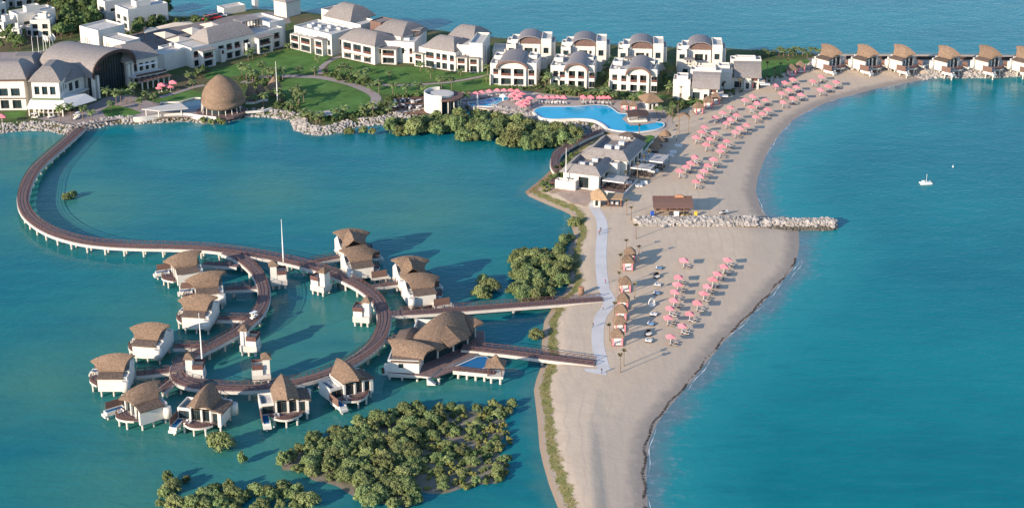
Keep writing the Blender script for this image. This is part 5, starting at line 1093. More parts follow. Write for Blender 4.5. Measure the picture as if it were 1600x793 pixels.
for i in range(8): MB().box(-.6+i*(w_+3)/7.4,-.2+i*(w_+3)/7.4,-2.8,-2.4,0,2.88).build('column', 'plaster', t)
t, w_ = site('hotel_wing', 'white hotel wing at the left edge with large dark windows and grey roof', (-14,172.5), (42,172)); s_ = w_/14.5
mass(t, 0, w_, 0, 16, 0, 11.4, [(4.0*s_,7.6*s_,5.6,8.6,.5),(8.8*s_,12.4*s_,5.6,8.6,.5),(4.2*s_,7.6*s_,.6,4.0,.6),(9.0*s_,12.6*s_,.6,4.0,.6),(.4*s_,2.8*s_,5.6,8.6,.5)], par=0); MB().box(-.2,w_+.2,-.25,-.02,4.5,4.9).build('string_course', 'frame', t)
hip(t, 0, w_, 0, 16, 12.4, 5.0, .5, .25, 1.2); MB().box(.3,w_-.3,.4,15.5,11.42,12.38).build('clerestory', 'screen_timber', t)
hip(t, w_*.1, w_*1.0, 20, 40, 9, 4.5, .5, .3, .6, 'shingle', 'rear_roof'); mass(t, w_*.1, w_, 19, 40, 0, 9, par=0)
t, w_ = site('hotel_wing', 'shaded hotel wing right of the glazed arch with terrace and timber pergola', (203,136), (252,126)); s_ = w_/17
mass(t, 0, w_, 2, 16, 0, 10.0, [((.8+i*3.2)*s_,(2.9+i*3.2)*s_,5.0,8.2,.8) for i in range(5)]+[((.8+i*3.2)*s_,(2.9+i*3.2)*s_,.3,3.6,.8) for i in range(5)], par=0); hip(t, -1, w_, 2, 17, 10.0, 4.6, .5, .1, 1.0)
MB().box(0,w_+1,-3,1.99,4.1,4.4).build('terrace_slab', 'plaster', t); MB().box(2*s_,w_+1,-3,-2.88,4.41,5.3).build('balustrade', 'frame', t)
for i in range(6): MB().box((2+i*2.9)*s_,(2.5+i*2.9)*s_,-7.2,-6.7,0,3.5).build('pergola_post', 'plaster', t)
for i in range(9): MB().box((1.6+i*1.9)*s_,(2.9+i*1.9)*s_,-7.8,-2.9,3.52,3.75).build('pergola_slat', 'screen_timber', t)
MB().box(4*s_,w_-2,-2.2,-.6,8.2,8.4).build('awning', 'white_fabric', t)
# entrance deck, slab roof pavilion, pond, sea wall
t, w_ = site('garden_pavilion', 'flat grey roofed pavilion beside the dark pond', (227,181), (247,184)); MB().prism([(-.8,-1),(w_+1.2,-.2),(w_+9,7),(w_+2,12)], 2.6, 2.9).build('roof', 'concrete', t)
for x_, y_ in ((.4,.2),(w_,.6),(w_+6.5,6),(w_+2,9.8)): MB().box(x_-.15,x_+.15,y_-.15,y_+.15,0,2.58).build('post', 'plaster', t)
pts = [(250,163),(265,162),(281,161.5),(295,158),(306,155.5),(313,157),(314,166),(308,171),(285,173),(263,173.5),(256,169)]
cv = closed_curve(pts, GZ+.05); pd = MB().poly(cv[::-1] if sum(cv[i].x*cv[(i+1)%len(cv)].y-cv[(i+1)%len(cv)].x*cv[i].y for i in range(len(cv))) < 0 else cv).build('pond', 'pond_water'); tag(pd, kind='structure')
def low_wall(label, pts, h, th, z=GZ, m_='plaster', z0=None):
    c_ = catmull([G(u, v, z) for u, v in pts], 1.2); a, b_ = offset_line(c_, th/2), offset_line(c_, -th/2); zb = z if z0 is None else z0
    R = [[(a[i].x,a[i].y,zb),(a[i].x,a[i].y,z+h),(b_[i].x,b_[i].y,z+h),(b_[i].x,b_[i].y,zb)] for i in range(len(c_))]; return tag(MB().rings(R).build('low_wall', m_), label, 'wall')
low_wall('curved white sea wall below the pond terrace', [(208,186.5),(225,185.5),(255,181.5),(288,180),(310,183),(338,186)], .9, .5, GZ, 'plaster', .3)
low_wall('thin curved white kerb above the dark pond', [(250,161.6),(265,160.8),(281,160.3),(295,156.6),(306,154),(314,154.5)], .5, .6)
low_wall('pale kerb round the palm terrace beside the dome', [(384,177),(395,176),(410,175),(424,171)], .7, .9)
low_wall('white mooring frame wall beside the dome', [(384,163),(398,162.5),(408,159),(419,158)], .9, .4)
# thatched dome restaurant
c_ = G(346,174,GZ); t = thing('thatched_dome', 'big egg-shaped thatched dome restaurant on slender posts by the water', 'restaurant', (c_.x,c_.y,GZ), .2); t.scale = (.9,.9,.93)
prof = [(8.7,3.2),(9.3,4.0),(9.1,4.9),(8.4,5.6),(8.7,6.0),(8.2,8.0),(7.0,10.2),(5.3,12.2),(3.4,13.7),(1.7,14.8),(.3,15.5)]; mb = MB(); n_ = 24; R = []
for r_, z_ in prof:
    R.append([((r_+(.8 if z_ < 6 else 0)*math.cos(3*a_)*.4)*math.cos(a_)*(1+.08*math.cos(a_)), (r_)*math.sin(a_), z_+(.5*math.cos(2*a_) if z_ < 6 else .2*math.cos(2*a_))) for a_ in [2*PI*i/n_ for i in range(n_)]])
mb.rings(R).build('dome_roof', 'thatch', t, True); mb2 = MB(); mb2.rings([[(x*.86+1.7, y*.90+.5, z_*.96-.1) for x,y,z_ in r_] for r_ in R]).build('dome_shell', 'thatch', t, True)
MB().lathe([(10.6,-.6),(10.6,.35)],28).build('terrace', 'deck_timber', t); MB().lathe([(5.6,.36),(5.6,3.6)],20).build('glass_drum', 'glass', t)
for i in range(18): a_ = 2*PI*i/18; MB().tube((8.3*math.cos(a_),8.3*math.sin(a_),.36),(8.0*math.cos(a_),8.0*math.sin(a_),4.2),.17,.17,6).build('post', 'plaster', t)
k_ = MB()
for i in range(40):
    a_ = 2*PI*i/40
    if 3.4 < a_ < 6.2: k_.box(10.1*math.cos(a_)-.06,10.1*math.cos(a_)+.06,10.1*math.sin(a_)-.06,10.1*math.sin(a_)+.06,.35,1.3)
k_.build('terrace_railing', 'rail_timber', t)
def cone_hut(label, u, v, r_, h, eave, name='thatched_hut', posts=4, cat='hut', group=None, m_='thatch', sq=False):
    c_ = G(u, v, GZ); t_ = thing(name, label, cat, (c_.x,c_.y,GZ), random.uniform(0,.6), group); n_ = 4 if sq else 10; a0 = PI/4 if sq else 0; q = 1.35 if sq else 1
    MB().lathe([(r_*q,eave-.15),(r_*1.02*q,eave+.05),(r_*.72*q,eave+h*.42),(r_*.38*q,eave+h*.75),(.12,eave+h)],n_,0,0,a0).build('roof', m_, t_)
    for i in range(posts): a_ = PI/4+2*PI*i/posts; MB().tube((r_*.78*math.cos(a_)*q,r_*.78*math.sin(a_)*q,0),(r_*.78*math.cos(a_)*q,r_*.78*math.sin(a_)*q,eave),.10,.09,6).build('post', 'bark', t_)
    MB().lathe([(r_*.45,.02),(r_*.5,.45),(r_*.5,.9)],10).build('counter', 'screen_timber', t_); return t_
cone_hut('pointed thatched hut nearest the dome restaurant', 393, 160, 2.4, 4.2, 3.2); cone_hut('pointed thatched hut in the middle beside the dome restaurant', 408, 157, 2.2, 3.8, 3.2); cone_hut('pointed thatched hut by the tall garden mast', 429, 150, 3.0, 4.6, 3.4)
# shaded pergola on the lawn point
t, w_ = site('garden_pergola', 'grey slatted pergola at the tip of the lawn point', (500,192), (519,190)); 
for i in range(6): MB().box(-.4,w_+.4,-.2+i*.95,.5+i*.95,2.7,2.85).build('slat', 'grey_canvas', t)
for x_ in (.2,w_-.2):
    for y_ in (.2,4.8): MB().box(x_-.1,x_+.1,y_-.1,y_+.1,0,2.69).build('post', 'frame', t)
# round white cafe
c_ = G(692,174,GZ); t = thing('round_cafe', 'round white cafe drum with flat grey disc roof by the dining terrace', 'cafe', (c_.x,c_.y,GZ), 0)
dr = []; 
for z_ in (0,7.4): dr.append([(6.2*math.cos(a_)-1.0, 6.2*math.sin(a_)+2.0, z_) for a_ in [PI*.52+PI*1.02*i/16 for i in range(17)]]+[(5.8*math.cos(a_)-1.0, 5.8*math.sin(a_)+2.0, z_) for a_ in [PI*.52+PI*1.02*i/16 for i in range(16,-1,-1)]])
MB().rings(dr).build('drum_wall', 'plaster', t, False); MB().lathe([(6.4,5.0),(6.6,5.2),(6.6,5.7),(6.3,5.75)],32,1.2,2.2).build('canopy_ring', 'screen_timber', t); MB().lathe([(4.6,5.76),(4.6,6.5)],28,-.4,2.4).build('roof_drum', 'plaster', t); MB().lathe([(4.2,6.52),(4.2,6.6)],28,-.4,2.4).build('roof_disc', 'roof_flat', t)
MB().lathe([(4.8,.05),(4.8,4.95)],24,.4,2.2).build('glazing', 'glass', t)
for i in range(7): a_ = -1.4+i*.42; MB().box(5.6*math.cos(a_)+1.0,5.6*math.cos(a_)+1.35,5.6*math.sin(a_)+2.2,5.6*math.sin(a_)+2.55,0,4.98).build('column', 'plaster', t)
# pool hut
t, w_ = site('pool_hut', 'white pool hut with terracotta coloured hipped roof', (1012,172.5), (1028,171)); mass(t, 0, w_, 0, 5, 0, 3.3, [(.6,1.6,.2,2.4,.3),(2.2,3.2,.2,2.4,.3)], [(1,2,.4,2.4,.3),(3,4,.4,2.4,.3)], par=0); hip(t, 0, w_, 0, 5, 3.3, 2.6, .08, .08, 1.6, 'thatch_warm')
# pools
def pool(label, pts, z, m_='pool_water', edge=.5, skirt=None):
    cv = closed_curve(pts, z); 
    if sum(cv[i].x*cv[(i+1)%len(cv)].y-cv[(i+1)%len(cv)].x*cv[i].y for i in range(len(cv))) < 0: cv = cv[::-1]
    c_ = sum(cv, Vector())/len(cv); t_ = thing('swimming_pool', label, 'pool', (c_.x,c_.y,0)); L_ = [p-c_ for p in cv]; n_ = len(L_); R = []
    for i in range(n_):
        tv = (L_[(i+1)%n_]-L_[i-1]).normalized(); nv = Vector((tv.y,-tv.x,0)); p = L_[i]; o_ = p+nv*edge; R.append([(p.x,p.y,GZ-.4),(p.x,p.y,z+.08),(o_.x,o_.y,z+.08),(o_.x,o_.y,GZ-1.2)])
    R.append(R[0]); MB().rings(R, False).build('coping', 'plaster', t_)
    MB().poly([(p.x,p.y,z) for p in L_]).build('pool_water', m_, t_); return t_
pool('large free-form turquoise pool curving along the white lagoon wall', [(834.7,175),(838,170.5),(846,167.5),(860,166.5),(900,166.5),(925,164.5),(948,165.5),(958,171),(966,176.5),(976,178),(990,180),(1004,184),(1022,190),(1035,192),(1036,197),(1028,201),(1013,204),(990,206.5),(976,205),(960,203),(948,199.5),(940,193),(930,188.5),(916,186),(895,185.5),(868,186.5),(850,185.5),(839,181.5)], GZ+.35)
pool('small turquoise children pool with white slides', [(733,160),(751,158.5),(768,153.5),(785,151.8),(794,152.5),(792,156),(783,158.5),(777,161.5),(769,166),(753,165.5),(738,165.5)], GZ+.2)
pool('small blue reflecting pool behind the hotel roofs', [(62,96),(78,92),(95,89.5),(97,93),(80,98),(66,101)], GZ+.1)
low_wall('broad white infinity edge of the large pool above the lagoon rocks', [(833,178),(840,184),(850,188),(868,189.5),(895,188.6),(916,189),(930,191.5),(941,197),(948,203)], .9, .8, GZ, 'plaster', .6)
t, w_ = site('pool_bar', 'dark roofed swim-up bar on the pool peninsula', (984,194), (1012,193)); MB().box(0,w_,1.0,5.2,.02,1.1).build('counter', 'plaster', t); mb = MB(); mb.sheet([[(-.6,0,3.0),(-.6,3,3.8),(-.6,6.4,3.2)],[(w_/2,-.4,3.2),(w_/2,3,4.2),(w_/2,7,3.4)],[(w_+.6,0,3.0),(w_+.6,3,3.8),(w_+.6,6.4,3.2)]], .25); mb.build('roof', 'dark_timber', t)
for x_ in (.3,w_/2,w_-.3):
    for y_ in (1.2,5.0): MB().box(x_-.1,x_+.1,y_-.1,y_+.1,1.11,3.0).build('post', 'dark_timber', t)
sheet('bar_peninsula', [(972,186),(980,179),(1016,178),(1030,186),(1024,192),(1000,195.5),(985,196)], 'paving', GZ+.42)
# children's pool slide, fountain pole
t = thing('pool_slide', 'white mushroom slide in the small pool', 'slide', tuple(G(786,158,GZ))); MB().lathe([(.25,0),(.25,1.8)],8).build('stem', 'white_metal', t); MB().lathe([(1.4,1.8),(1.5,2.0),(.9,2.6),(.1,2.9)],12).build('cap', 'white_metal', t)
t = thing('pool_fountain', 'slim white spire at the rim of the small pool', 'fountain', tuple(G(746,166,GZ))); MB().lathe([(1.0,0),(.9,.4),(.5,.5),(.45,1.6)],10).build('plinth', 'plaster', t); MB().lathe([(.3,1.6),(.22,3),(.05,5)],8).build('spire', 'white_metal', t)
# beach restaurant, promenade
walkway('promenade', 'curved white-railed promenade bending round the bank left of the restaurant', [(876,272),(868,262),(867,250),(873,238),(888,227),(908,217),(926,209),(938,204)], 2.8, 1.9, None, 0, 9, None, (1,1), lambda p: hz(p.x,p.y) > .6)
A_ = G(880,291,GZ); RA = math.radians(-21)
t = thing('beach_restaurant', 'white beach restaurant with two grey mansard roofs around sunken roof decks', 'restaurant', (A_.x,A_.y,GZ), RA)
def mansard(x0, x1, y0, y1, z0, h, ins):
    o_ = 1.1; R = [[(x0-o_,y0-o_,z0),(x1+o_,y0-o_,z0),(x1+o_,y1+o_,z0),(x0-o_,y1+o_,z0)],[(x0-o_,y0-o_,z0+.2),(x1+o_,y0-o_,z0+.2),(x1+o_,y1+o_,z0+.2),(x0-o_,y1+o_,z0+.2)],[(x0+ins*.45,y0+ins*.45,z0+h*.72),(x1-ins*.45,y0+ins*.45,z0+h*.72),(x1-ins*.45,y1-ins*.45,z0+h*.72),(x0+ins*.45,y1-ins*.45,z0+h*.72)],[(x0+ins,y0+ins,z0+h),(x1-ins,y0+ins,z0+h),(x1-ins,y1-ins,z0+h),(x0+ins,y1-ins,z0+h)],[(x0+ins+.2,y0+ins+.2,z0+h-1.6),(x1-ins-.2,y0+ins+.2,z0+h-1.6),(x1-ins-.2,y1-ins-.2,z0+h-1.6),(x0+ins+.2,y1-ins-.2,z0+h-1.6)]]
    MB().rings(R).build('mansard_roof', 'shingle', t)
mass(t, 0, 12.5, 0, 14, 0, 5.6, [(5.4,9.0,.3,4.2,.7),(1.2,3.8,2.6,3.4,.3)], [(2,5,.3,3.8,.5),(7,11,.3,3.8,.5)], par=0); mansard(0,12.5,0,14,5.4,2.5,1.9)
mass(t, 2.5, 17.5, 15, 34, 0, 6.6, [(4,6,4.5,5.6,.4)], [(1+i*4.4,4+i*4.4,.3,4.4,.6) for i in range(4)], par=0); mansard(2.5,17.5,15,34,6.4,2.7,2.1)
mass(t, -2, 5.2, -2.6, -.01, 0, 3.0, par=.5); MB().box(-5,-2.01,0,4,0,1.0).build('timber_terrace', 'rail_timber', t)
roof_units(t, [(5,5,2.2,1.2,1.0),(8,6,1.4,1.2,.9),(8,10,2,1.4,1.1)], 6.7); roof_units(t, [(9,21,2.4,1.6,1.2),(12,22,1.6,1.6,1.1),(12,27,2,2,1.2)], 7.9)
mass(t, 12.52, 15.5, 11, 14.9, 0, 6.4, par=.4)
for i in range(3): MB().box(10.4+i*1.3,11.2+i*1.3,30,30.6,9.0,9.6).build('vent', 'plaster', t)
mass(t, 7, 15, 35, 42, 0, 5.6, par=0); hip(t, 7, 15, 35, 42, 5.6, 2.8, .1, .1, 1.2, 'thatch_dark')
MB().box(12.6,22,-1.6,-1.3,0,.9).build('terrace_wall', 'plaster', t); MB().box(12.6,22,-1.2,14,.02,.2).build('terrace_floor', 'deck_timber', t); MB().box(21.7,22,-1.2,14,.21,.9).build('terrace_wall', 'plaster', t)
def terrace_canopy(label, x0, x1, y0, y1, h):
    b0 = rot2(x0, y0, RA); t_ = thing('terrace_canopy', label, 'canopy', (A_.x+b0[0],A_.y+b0[1],GZ), RA, 'terrace canopies beside the restaurant')
    n_ = 4
    for i in range(n_): MB().box(.04+(x1-x0)*i/n_,(x1-x0)*(i+1)/n_-.04,0,y1-y0,h+.12*(i%2)*.0,h+.14).build('canopy_panel', 'grey_canvas', t_)
    MB().box(0,x1-x0,-.14,-.02,h-.2,h+.1).build('edge_beam', 'white_metal', t_)
    for x_ in (.15,x1-x0-.15):
        for y_ in (.15,y1-y0-.15): MB().box(x_-.08,x_+.08,y_-.08,y_+.08,0,h-.01).build('post', 'dark_timber', t_)
    for k_ in range(4):
        q = MB(); xx, yy = (x1-x0)*(.25+.5*(k_%2)), (y1-y0)*(.3+.4*(k_//2)); q.box(xx-.8,xx+.8,yy-.5,yy+.5,.7,.78); q.box(xx-.1,xx+.1,yy-.1,yy+.1,.2,.7); q.box(xx-1.3,xx-.9,yy-.4,yy+.4,.2,.8); q.box(xx+.9,xx+1.3,yy-.4,yy+.4,.2,.8); q.build('dining_set', 'dark_wicker', t_)
terrace_canopy('grey terrace canopy nearest the sand corner of the restaurant', 13.4, 21, 1.5, 7.5, 3.4); terrace_canopy('grey terrace canopy in the middle beside the restaurant', 18.4, 25.5, 17, 23, 3.4); terrace_canopy('grey terrace canopy farthest back beside the restaurant', 18.6, 27.5, 25, 33, 3.8)
low_wall('long white wall along the sand beside the restaurant', [(968,287),(976,276),(986,262),(996,250),(1008,238),(1016,228),(1026,216)], .9, .5)
sheet('restaurant_terrace', [(938,291),(968,287),(986,262),(1008,238),(1030,212),(1000,213),(972,232),(955,262)], 'asphalt', GZ+.018)
sheet('restaurant_lawn', [(985,215),(1018,211),(1024,214),(1006,234),(988,236),(978,228)], 'lawn', GZ+.026)
sheet('bare_yard', [(872,303),(884,292),(938,293),(950,296),(925,315),(915,322),(892,316)], 'bare_earth', GZ+.014)
# ------------------------------------------------------------------ parasols and loungers
def parasol_proto():
    t = thing('beach_parasol', 'x', 'parasol', (0,-200,0)); s_ = 1.2
    part('pole', shared(MB().tube((0,0,0),(0,0,2.65),.05,.04,6), 'pole', 'white_metal'), t)
    V = [(-s_,-s_,2.15),(s_,-s_,2.15),(s_,s_,2.15),(-s_,s_,2.15),(0,0,2.95)]; V2 = [(x*.98,y*.98,z_-.05) for x,y,z_ in V]
    mb = MB(); mb.add(V+V2+[(-s_,-s_,1.98),(s_,-s_,1.98),(s_,s_,1.98),(-s_,s_,1.98)], [(0,1,4),(1,2,4),(2,3,4),(3,0,4),(6,5,9),(7,6,9),(8,7,9),(5,8,9),(0,10,11,1),(1,11,12,2),(2,12,13,3),(3,13,10,0)])
    part('canopy', shared(mb, 'canopy', 'pink_canvas'), t); part('base', shared(MB().box(-.35,.35,-.35,.35,-.02,.12), 'base', 'concrete'), t); return Proto(t)
def lounger_proto(mm, towel):
    t = thing('sun_lounger', 'x', 'lounger', (0,-200,0)); f_ = MB()
    for x_ in (-.85,.8):
        for y_ in (-.3,.3): f_.box(x_-.04,x_+.04,y_-.04,y_+.04,0,.28)
    f_.box(-1.0,1.0,-.36,.36,.28,.34); part('frame', shared(f_, 'frame', 'dark_wicker'), t)
    c_ = MB(); c_.box(-.25,1.0,-.34,.34,.345,.46); c_.add([(-.25,-.34,.345),(-.25,.34,.345),(-.95,.34,.80),(-.95,-.34,.80),(-.25,-.34,.46),(-.25,.34,.46),(-.90,.34,.92),(-.90,-.34,.92)],[(0,1,2,3),(4,7,6,5),(0,4,5,1),(1,5,6,2),(2,6,7,3),(3,7,4,0)])
    part('mattress', shared(c_, 'mattress', mm), t)
    if towel: part('towel', shared(MB().box(.1,.85,-.36,.36,.465,.49), 'towel', towel), t)
    return Proto(t)
parasol = parasol_proto(); loung = [lounger_proto('white_fabric', 'dark_wicker'), lounger_proto('grey_canvas', None), lounger_proto('grey_canvas', 'dark_wicker')]
table_p = thing('side_table', 'x', 'table', (0,-200,0)); part('top', shared(MB().lathe([(.28,.42),(.28,.46)],10), 'top', 'white_metal'), table_p); part('stem', shared(MB().tube((0,0,0),(0,0,.42),.04,.04,6), 'stem', 'white_metal'), table_p); table_p = Proto(table_p)
def beach_set(p, phrase, grp, hd, spots=((1.1,.85),(1.1,-.85)), rz=.1):
    z_ = max(.05, hz(p[0], p[1])); parasol.put((p[0],p[1],z_), rz+random.uniform(-.2,.2), 'pink square '+phrase, 'pink parasols '+grp, random.uniform(.93,1.05)).rotation_euler.rotate_axis('X', random.gauss(0,.035))
    for k_, (a, b_) in enumerate(spots):
        x_, y_ = rot2(a, b_, hd); lr = random.choice(loung); q = lr.put((p[0]+x_, p[1]+y_, max(.05, hz(p[0]+x_, p[1]+y_))), hd+random.uniform(-.08,.08), ['rear','front'][k_]+' lounger at the '+phrase, 'loungers '+grp, 1)
SW = [(1068.6,405),(1060.3,431.5),(1058.8,442.3),(1054.3,453.8),(1052.7,466.3),(1046.7,478.4),(1043.7,492.7)]
SE = [(1136.7,402.7),(1131.4,413),(1120.8,423.9),(1114,434.5),(1105,444.3),(1099.7,454.2),(1089.8,469.6),(1077.7,485.5),(1066,503.5),(1048,521)]
for i, (u, v) in enumerate(SW): beach_set(G2(u, v, GZ+2.5), 'parasol '+ordw(i)+' from the groyne in the landward row, south beach', 'on the south beach', -.25)
for i, (u, v) in enumerate(SE): beach_set(G2(u, v, GZ+2.5), 'parasol '+ordw(i)+' from the groyne in the seaward row, south beach', 'on the south beach', -.25)
NB = [(1180,95),(1110,128),(1305,130),(1240,165),(1175,190),(945,122),(880,148),(975,178),(915,205),(855,230),(1015,232),(945,262),(865,293),(805,168),(612,258),(720,285),(550,290),(650,312),(600,345),(735,355),(430,352),(695,390),(365,395),(480,412),(640,418),(305,432),(430,447),(395,478),(565,492),(215,517),(510,517),(470,548),(190,556),(300,565),(145,600),(260,610),(400,625),(230,660),(360,672),(345,710),(135,762),(290,780)]
NB = [(1060+a/5.287, 100+b_/5.287) for a, b_ in NB]+[(980+a/7.93, 200+b_/7.93) for a, b_ in [(785,425),(1000,450),(730,467),(650,525),(950,518),(905,582),(850,655)]]
NW = [G2(u, v, GZ+2.4) for u, v in NB]; dn, _ = sdf(NW); rows = {}
for p, dq in zip(NW, dn): rows.setdefault(min(5, int(max(0, dq-8)//7)), []).append((p, dq))
RN = ['in the row nearest the sea','in the second row from the sea','in the third row from the sea','in the fourth row from the sea','in the fifth row from the sea','in the row farthest from the sea']
gp_ = G2(1190,340)
for r_ in sorted(rows):
    L_ = sorted(rows[r_], key=lambda q: math.hypot(q[0][0]-gp_[0], q[0][1]-gp_[1]))
    for i, (p, dq) in enumerate(L_): beach_set(p, 'parasol '+ordw(i)+' from the groyne '+RN[r_], 'on the north beach', -.15)
PP = [(722.7,146)]+[(730+a/7.93, 130+b_/7.93) for a, b_ in [(30,125),(110,115),(180,100),(275,88),(375,75),(458,75),(543,78),(622,82)]]
for i, (u, v) in enumerate(PP): beach_set(G2(u, v, GZ+2.5), 'parasol '+ordw(i)+' from the left along the small pool', 'by the small pool', -1.3, ((1.3,.6),(1.3,-.6)), 0)
PC = [(730+a/7.93, 130+b_/7.93) for a, b_ in [(588,120),(680,125),(545,145),(645,150),(610,178),(775,178),(735,205),(690,225),(640,240),(730,245),(690,265)]]
PC.sort(key=lambda q: q[1])
for i, (u, v) in enumerate(PC): beach_set(G2(u, v, GZ+2.5), 'parasol '+ordw(i)+' from the back in the cluster between the pools', 'between the pools', -1.2, ((1.0,.5),), .3)
PM = [(730+a/7.93, 152.5+q) for a, q in [(900,-3),(985,-2.5),(1060,-2),(1120,-2.5),(1200,-2),(1440,-2),(1535,-2)]]+[(900+a/7.93, 130+b_/7.93) for a, b_ in [(90,160),(185,160),(290,163),(345,165),(400,170)]]
for i, (u, v) in enumerate(PM): beach_set(G2(u, v, GZ+2.5), 'parasol '+ordw(i)+' from the left beyond the large pool', 'by the large pool', -1.45, ((2.2,.6),(2.2,-.6)), 0)
for i, (u, v, lb) in enumerate([(270,130,'before the shaded hotel wing, right'),(252,134,'before the shaded hotel wing, left'),(2.5,183,'at the left edge below the hotel')]): 
    q = G(u, v, GZ+2.4); parasol.put((q.x,q.y,GZ), .2, 'pink square parasol '+lb, None, 1.25)
for i, (u, v) in enumerate([(260,132),(266,134),(248,136)]): q = G(u, v, GZ+2.4); parasol.put((q.x,q.y,GZ), .5, 'small pink parasol '+ordw(i)+' from the right below the timber pergola', 'parasols below the pergola', .9)
# cabanas
def cabana_proto():
    t = thing('beach_cabana', 'x', 'cabana', (0,-200,0)); 
    part('roof', shared(MB().rings([[(-1.85,-1.85,2.55),(1.85,-1.85,2.55),(1.85,1.85,2.55),(-1.85,1.85,2.55)],[(-1.9,-1.9,2.75),(1.9,-1.9,2.75),(1.9,1.9,2.75),(-1.9,1.9,2.75)],[(-1.35,-1.35,3.6),(1.35,-1.35,3.6),(1.35,1.35,3.6),(-1.35,1.35,3.6)],[(-.75,-.75,4.35),(.75,-.75,4.35),(.75,.75,4.35),(-.75,.75,4.35)],[(-.12,-.12,4.9),(.12,-.12,4.9),(.12,.12,4.9),(-.12,.12,4.9)]]), 'roof', 'thatch'), t)
    pm = shared(MB().box(-.08,.08,-.08,.08,0,2.6), 'post', 'terracotta')
    for x_ in (-1.45,1.45):
        for y_ in (-1.45,1.45): part('post', pm, t, (x_,y_,0))
    part('platform', shared(MB().box(-1.6,1.6,-1.6,1.6,0,.22), 'platform', 'deck_timber'), t)
    part('daybed', shared(MB().box(-1.15,1.15,-1.1,1.2,.225,.62).box(-1.15,1.15,1.2,1.38,.225,1.1), 'daybed', 'white_fabric'), t)
    cm = shared(MB().box(-.22,.22,-.05,.05,.3,2.5), 'curtain', 'pink_canvas')
    for x_ in (-1.2,1.2): part('curtain', cm, t, (x_,-1.56,0))
    part('back_panel', shared(MB().box(-1.35,1.35,1.5,1.6,.25,2.5), 'back_panel', 'white_fabric'), t); return Proto(t)
cab = cabana_proto()
for i, (u, v) in enumerate([(984,411),(981,423),(976.5,457),(973.5,484),(970.5,501),(968,519),(964.5,540)]): q = G(u, v-3, GZ); cab.put((q.x,q.y,GZ), random.uniform(-.15,.15), 'thatched beach cabana with pink curtains, '+ordw(i)+' from the groyne', 'cabanas on the south beach', .98)
for i, (u, v) in enumerate([(1091,177),(1106,168),(1118,162),(1171,137)]): q = G(u, v, GZ); cab.put((q.x,q.y,GZ), random.uniform(-.3,.3), 'thatched cabana, '+ordw(i)+' from the pool along the back of the north beach', 'cabanas behind the north beach', .95)
for i, (u, v) in enumerate([(1236,118),(1250,113)]): q = G(u, v, GZ); cab.put((q.x,q.y,GZ), .2, 'thatched cabana with pink curtains '+['just left','farther right']  [i]+' at the far end of the north beach', 'cabanas at the beach end', 1.0)
for i, (u, v) in enumerate([(975,171),(989,173)]): q = G(u, v, GZ); cab.put((q.x,q.y,GZ), .1, ['left','right'][i]+' pink curtained cabana at the bend of the large pool', 'cabanas at the pool', .8)
for i, (u, v) in enumerate([(1023,240),(1030,230),(1039,221)]): cone_hut('shaggy thatched sunshade '+ordw(i)+' from the front beside the restaurant terrace', u, v, 2.3, 2.0, 2.5, 'thatched_sunshade', 1, 'sunshade', 'sunshades by the restaurant', 'thatch_warm')
# day beds on the south beach
def daybed(u, v, label, mm):
    q = G(u, v, GZ); t = thing('day_bed', label, 'day bed', (q.x,q.y,GZ), random.uniform(-.4,0), 'day beds before the cabanas')
    MB().box(-.95,.95,-.8,.8,.08,.3).build('frame', 'dark_wicker', t); MB().box(-.9,.9,-.75,.75,.305,.5).build('mattress', mm, t); MB().box(-.9,-.6,-.7,.7,.51,.75).build('bolster', 'white_fabric', t)
for i, (u, v) in enumerate([(1030,419.6),(1027.8,446),(1026,459),(1021.7,492),(1016.9,507),(1014,533)]): daybed(u, v, 'low pale blue day bed '+ordw(i)+' from the groyne before the cabanas', ['towel_blue','white_fabric'][i%2])
def round_bed(u, v, label, closed):
    q = G(u, v, GZ); t = thing('round_day_bed', label, 'day bed', (q.x,q.y,GZ), .3); MB().lathe([(1.0,.0),(1.1,.45)],16).build('base', 'dark_wicker' if not closed else 'white_fabric', t); MB().lathe([(1.0,.455),(1.0,.6)],16).build('mattress', 'white_fabric', t)
    R = []
    for k_ in range(6):
        e_ = PI/2*k_/5*(1.15 if closed else .8); R.append([(1.12*math.cos(a_)*math.cos(e_)*1.0, 1.12*math.sin(a_)*math.cos(e_), .46+(1.9 if closed else 1.3)*math.sin(e_)) for a_ in [PI*.15+PI*.9*j/12 for j in range(13)]])
    MB().sheet([r for r in R], .06).build('hood', 'white_fabric' if closed else 'dark_wicker', t)
round_bed(1026,433.5,'dark round day bed with hood, the upper one before the cabanas',False); round_bed(1018.7,477,'closed white round day bed before the cabanas',True); round_bed(1013,523,'dark round day bed with hood, the lower one before the cabanas',False)
# loose sofas on the sand by the restaurant
for i, (u, v) in enumerate([(998,291),(1006,287),(982,287),(1018,271),(1024,268),(1034,254),(1040,250),(1048,244),(1052,239),(1060,229)]):
    q = G(u, v, GZ); t = thing('beach_sofa', ordw(i)+' pale lounge sofa set on the sand, counted up along the restaurant', 'sofa', (q.x,q.y,GZ), random.uniform(-.5,.3), 'sofas on the sand'); MB().box(-1.2,1.2,-.5,.5,.02,.42).build('seat', 'white_fabric', t); MB().box(-1.2,1.2,.3,.5,.425,.85).build('backrest', 'white_fabric', t); MB().box(-1.2,-1.0,-.5,.29,.425,.65).build('armrest', 'white_fabric', t)
